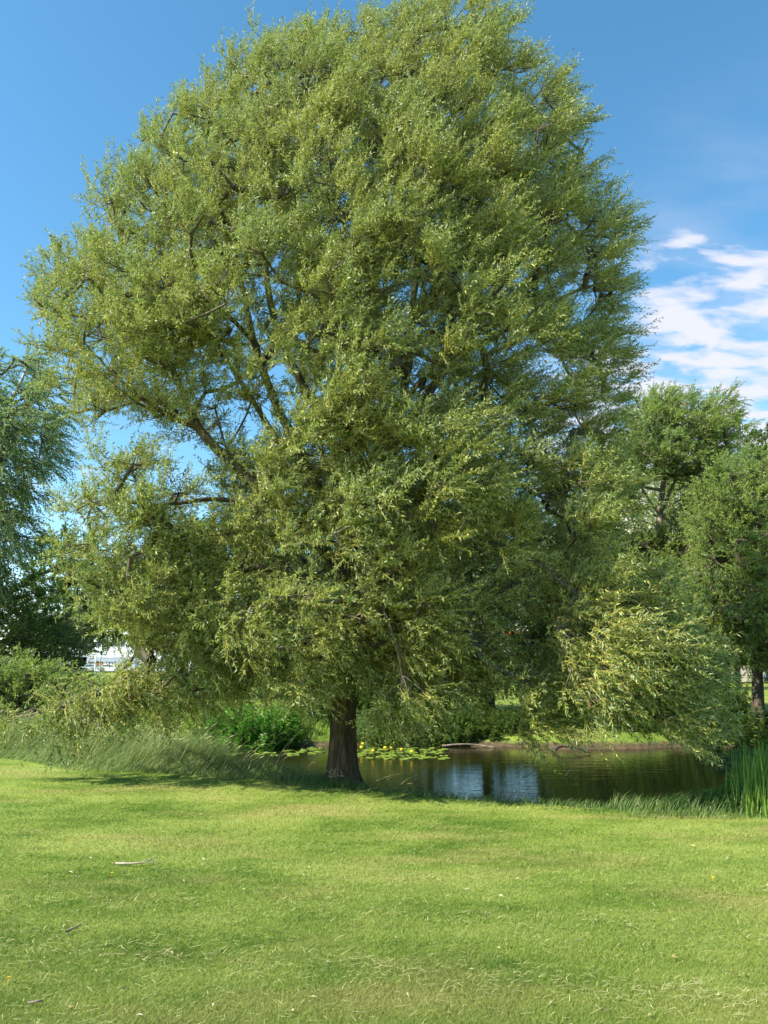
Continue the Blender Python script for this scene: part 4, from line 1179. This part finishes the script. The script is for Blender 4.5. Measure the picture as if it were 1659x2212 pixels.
# white wall at the right with capping
root = empty('garden_wall', (48, 92, .15), 'long low white wall behind the forked tree on the right', 'wall')
V, F = box(36, 80, 96.6, 97.0, -.1, 1.25); mk('wall', V, F, M['white'], root)
V, F = box(35.9, 80.1, 96.5, 97.1, 1.253, 1.36); mk('coping', V, F, M['grey'], root)
M['flower'] = plain('orange_flowers', (0.85, 0.13, 0.03), 0.7)
def planter(label, x, y):
    rt = empty('flower_box', (x, y, 1.36), label, 'planter')
    V, F = box(x - .5, x + .5, y - .15, y + .15, 1.363, 1.6); mk('box', V, F, M['black'], rt)
    n = 160
    B = np.stack([rp.uniform(x - .6, x + .6, n), rp.uniform(y - .3, y + .3, n), rp.uniform(1.55, 2.15, n)], -1)
    dn = nrm(rp.normal(0, 1, (n, 3))); nv = nrm(np.cross(dn, rp.normal(0, 1, (n, 3))))
    leaf_mesh('blooms', B, dn, nv, np.full(n, .22), np.full(n, .16), M['flower'], rt)
w1 = D(1581, 1440, 96.8); w2 = D(1608, 1440, 96.8)
planter('box of orange red flowers on the white wall beside the straight trunk', w1[0], 96.8)
planter('box of orange red flowers on the white wall nearer the right edge', w2[0], 96.8)
# a white fence box rows (trailers) and cars in the parking lot
def trailer(label, x, y, w, h):
    rt = empty('box_trailer', (x, y, .15), label, 'trailer', )
    V, F = box(x - w / 2, x + w / 2, y, y + 2.4, .6, h); mk('cargo_box', V, F, M['grey'], rt)
    V, F = box(x - w / 2 - .04, x + w / 2 + .04, y - .04, y + 2.44, h + .003, h + .12); mk('rim', V, F, M['white'], rt)
    for s in (-.3, .3):
        V, F = tube_mesh([(x + s * w, y - .05, .5), (x + s * w, y + .25, .5)], [.35, .35], 14); F = F + [tuple(range(14))[::-1]]
        mk('wheel', V, F, M['rubber'], rt)
def car(name, label, x, y, L, paint, flip=1, roofbox=False, wagon=False):
    rt = empty(name, (x, y, .15), label, 'car')
    W2 = .88; z0 = .35
    if wagon: prof = [(-.5, z0), (-.5, .95), (-.46, 1.05), (-.40, 1.42), (-.30, 1.48), (.05, 1.48), (.22, 1.02), (.45, .92), (.5, .70), (.5, z0)]
    else: prof = [(-.5, z0), (-.5, .85), (-.42, .98), (-.28, 1.38), (-.15, 1.44), (.08, 1.42), (.24, .98), (.44, .88), (.5, .68), (.5, z0)]
    n = len(prof); V = []
    for i_, (u_, z) in enumerate(prof):
        tuck = .14 if z > 1.1 else 0
        V.append((x + flip * u_ * L, y - W2 + tuck, z + .12))
    for i_, (u_, z) in enumerate(prof):
        tuck = .14 if z > 1.1 else 0
        V.append((x + flip * u_ * L, y + W2 - tuck, z + .12))
    F = [tuple(range(n)), tuple(range(n, 2 * n))[::-1]] + [(i_, i_ + n, (i_ + 1) % n + n, (i_ + 1) % n) for i_ in range(n)]
    mk('body', V, F, paint, rt)
    sw = [(-.37, 1.0), (-.27, 1.36), (.04, 1.36), (.17, 1.0)]
    Vw = [(x + flip * a * L, y - W2 - .012 + (.14 if b > 1.1 else .0), b + .12) for a, b in sw]
    Vw += [(p_[0], p_[1] + .03, p_[2]) for p_ in Vw]
    mk('window', Vw, [(0, 1, 2, 3), (7, 6, 5, 4), (0, 4, 5, 1), (1, 5, 6, 2), (2, 6, 7, 3), (3, 7, 4, 0)], M['glass'], rt)
    for u_ in (-.31, .31):
        V, F = tube_mesh([(x + flip * u_ * L, y - W2 - .03, .48), (x + flip * u_ * L, y - W2 + .2, .48)], [.32, .32], 16); F = F + [tuple(range(16))[::-1]]
        wh_ = mk('wheel', V, F, M['rubber'], rt)
        V, F = tube_mesh([(x + flip * u_ * L, y - W2 - .05, .48), (x + flip * u_ * L, y - W2 - .01, .48)], [.19, .19], 12); F = F + [tuple(range(12))[::-1]]
        rm = mk('rim', V, F, M['metal'], None); rm.parent = wh_; rm.location = tuple(-np.array(rt.location))
    V, F = box(x + flip * .5 * L - .04, x + flip * .5 * L + .03, y - .7, y - .4, .72, .86); mk('headlight', V, F, M['white'], rt)
    if roofbox:
        pp = [(x + flip * (-.34 * L), y, 1.82), (x + flip * (-.2 * L), y, 1.86), (x, y, 1.86), (x + flip * .2 * L, y, 1.80)]
        V, F = tube_mesh(pp, [.10, .24, .24, .08], 12); F = F + [tuple(range(12))[::-1]]
        tag(mk('roof_box', V, F, M['black'], None, smooth=True, origin=pp[0]), 'black streamlined roof box on top of the red and grey car', 'roof box')
M['silver'] = plain('silver_paint', (0.55, 0.57, 0.60), 0.25, metal=.3)
M['redpaint'] = plain('red_paint', (0.62, 0.06, 0.03), 0.3)
M['whitepaint'] = plain('white_paint', (0.80, 0.80, 0.80), 0.3)
def gx_at(px, Yv): return float(D(px, 1450, Yv)[0])
car('parked_car', 'silver parked car in front of the left grey trailer', gx_at(138, 150), 150, 4.4, M['silver'], -1)
car('parked_car', 'silver parked car standing just before the red car', gx_at(194, 148), 147.5, 3.6, M['silver'], -1)
car('parked_car', 'red parked estate car carrying a black roof box', gx_at(202, 150.5), 151, 4.4, M['redpaint'], -1, True, True)
car('parked_car', 'white parked car partly behind the willow sprays', gx_at(240, 150), 150, 4.4, M['whitepaint'], 1)
trailer('long grey white rimmed trailer behind the leftmost silver car', gx_at(146, 155), 155, 7.2, 2.7)
trailer('long grey white rimmed trailer behind the red car', gx_at(222, 155), 155, 12.5, 2.7)
# street lamp and white post
def lamp():
    b = D(213, 1480, 61); b[2] = gz(b[0], b[1])
    rt = empty('street_lamp', b, 'grey street lamp with a pale domed head on the far left lawn', 'lamp')
    V, F = tube_mesh([b, b + [0, 0, 1.6], b + [.03, 0, 3.25]], [.07, .055, .045], 10); mk('pole', V, F, M['metal'], rt, smooth=True)
    c = b + [.03, 0, 3.25]
    V, F = tube_mesh([c, c + [0, 0, .12], c + [0, 0, .24], c + [0, 0, .34], c + [0, 0, .38]], [.12, .36, .40, .25, .05], 16); mk('lamp_head', V, F, M['white'], rt, smooth=True)
lamp()
b = D(204, 1462, 100); b[2] = gz(b[0], b[1])
V, F = tube_mesh([b, b + [0, 0, 1.2], b + [0, 0, 2.6]], [.09, .09, .08], 8)
tag(mk('white_post', V, F, M['white'], origin=b), 'thin white post standing before the red car', 'post')
b = D(1089, 1468, 60); b[2] = gz(b[0], b[1])
rt = empty('bin_post', b, 'grey post with an orange box on top seen across the pond', 'post')
V, F = tube_mesh([b, b + [0, 0, .6], b + [0, 0, 1.2]], [.05, .05, .05], 8); mk('pole', V, F, M['metal'], rt)
V, F = box(b[0] - .16, b[0] + .16, b[1] - .12, b[1] + .12, b[2] + 1.2, b[2] + 1.6); mk('box', V, F, M['red'], rt)
b = D(1110, 1466, 66); b[2] = gz(b[0], b[1])
rt = empty('storage_box', b, 'dark container with a pale lid behind the orange topped post', 'container')
V, F = box(b[0] - 1.5, b[0] + 1.9, b[1], b[1] + 1.4, b[2] - .1, b[2] + 1.25); mk('body', V, F, M['black'], rt)
V, F = box(b[0] - 1.6, b[0] + 2.0, b[1] - .1, b[1] + 1.5, b[2] + 1.253, b[2] + 1.6); mk('lid', V, F, M['white'], rt)
# thin frame with posts before the white wall (football goal like rail)
b = D(1632, 1466, 75); b[2] = gz(b[0], b[1])
rt = empty('metal_rail', b, 'thin dark metal rail on posts in front of the white wall', 'rail')
for dx in (-1.5, 1.1):
    V, F = tube_mesh([b + [dx, 0, 0], b + [dx, 0, .7], b + [dx, 0, 1.55]], [.06] * 3, 8); mk('post', V, F, M['black'], rt)
V, F = tube_mesh([b + [-1.6, 0, 1.6], b + [0, 0, 1.6], b + [3.2, 0, 1.6]], [.05] * 3, 8); mk('rail', V, F, M['black'], rt)
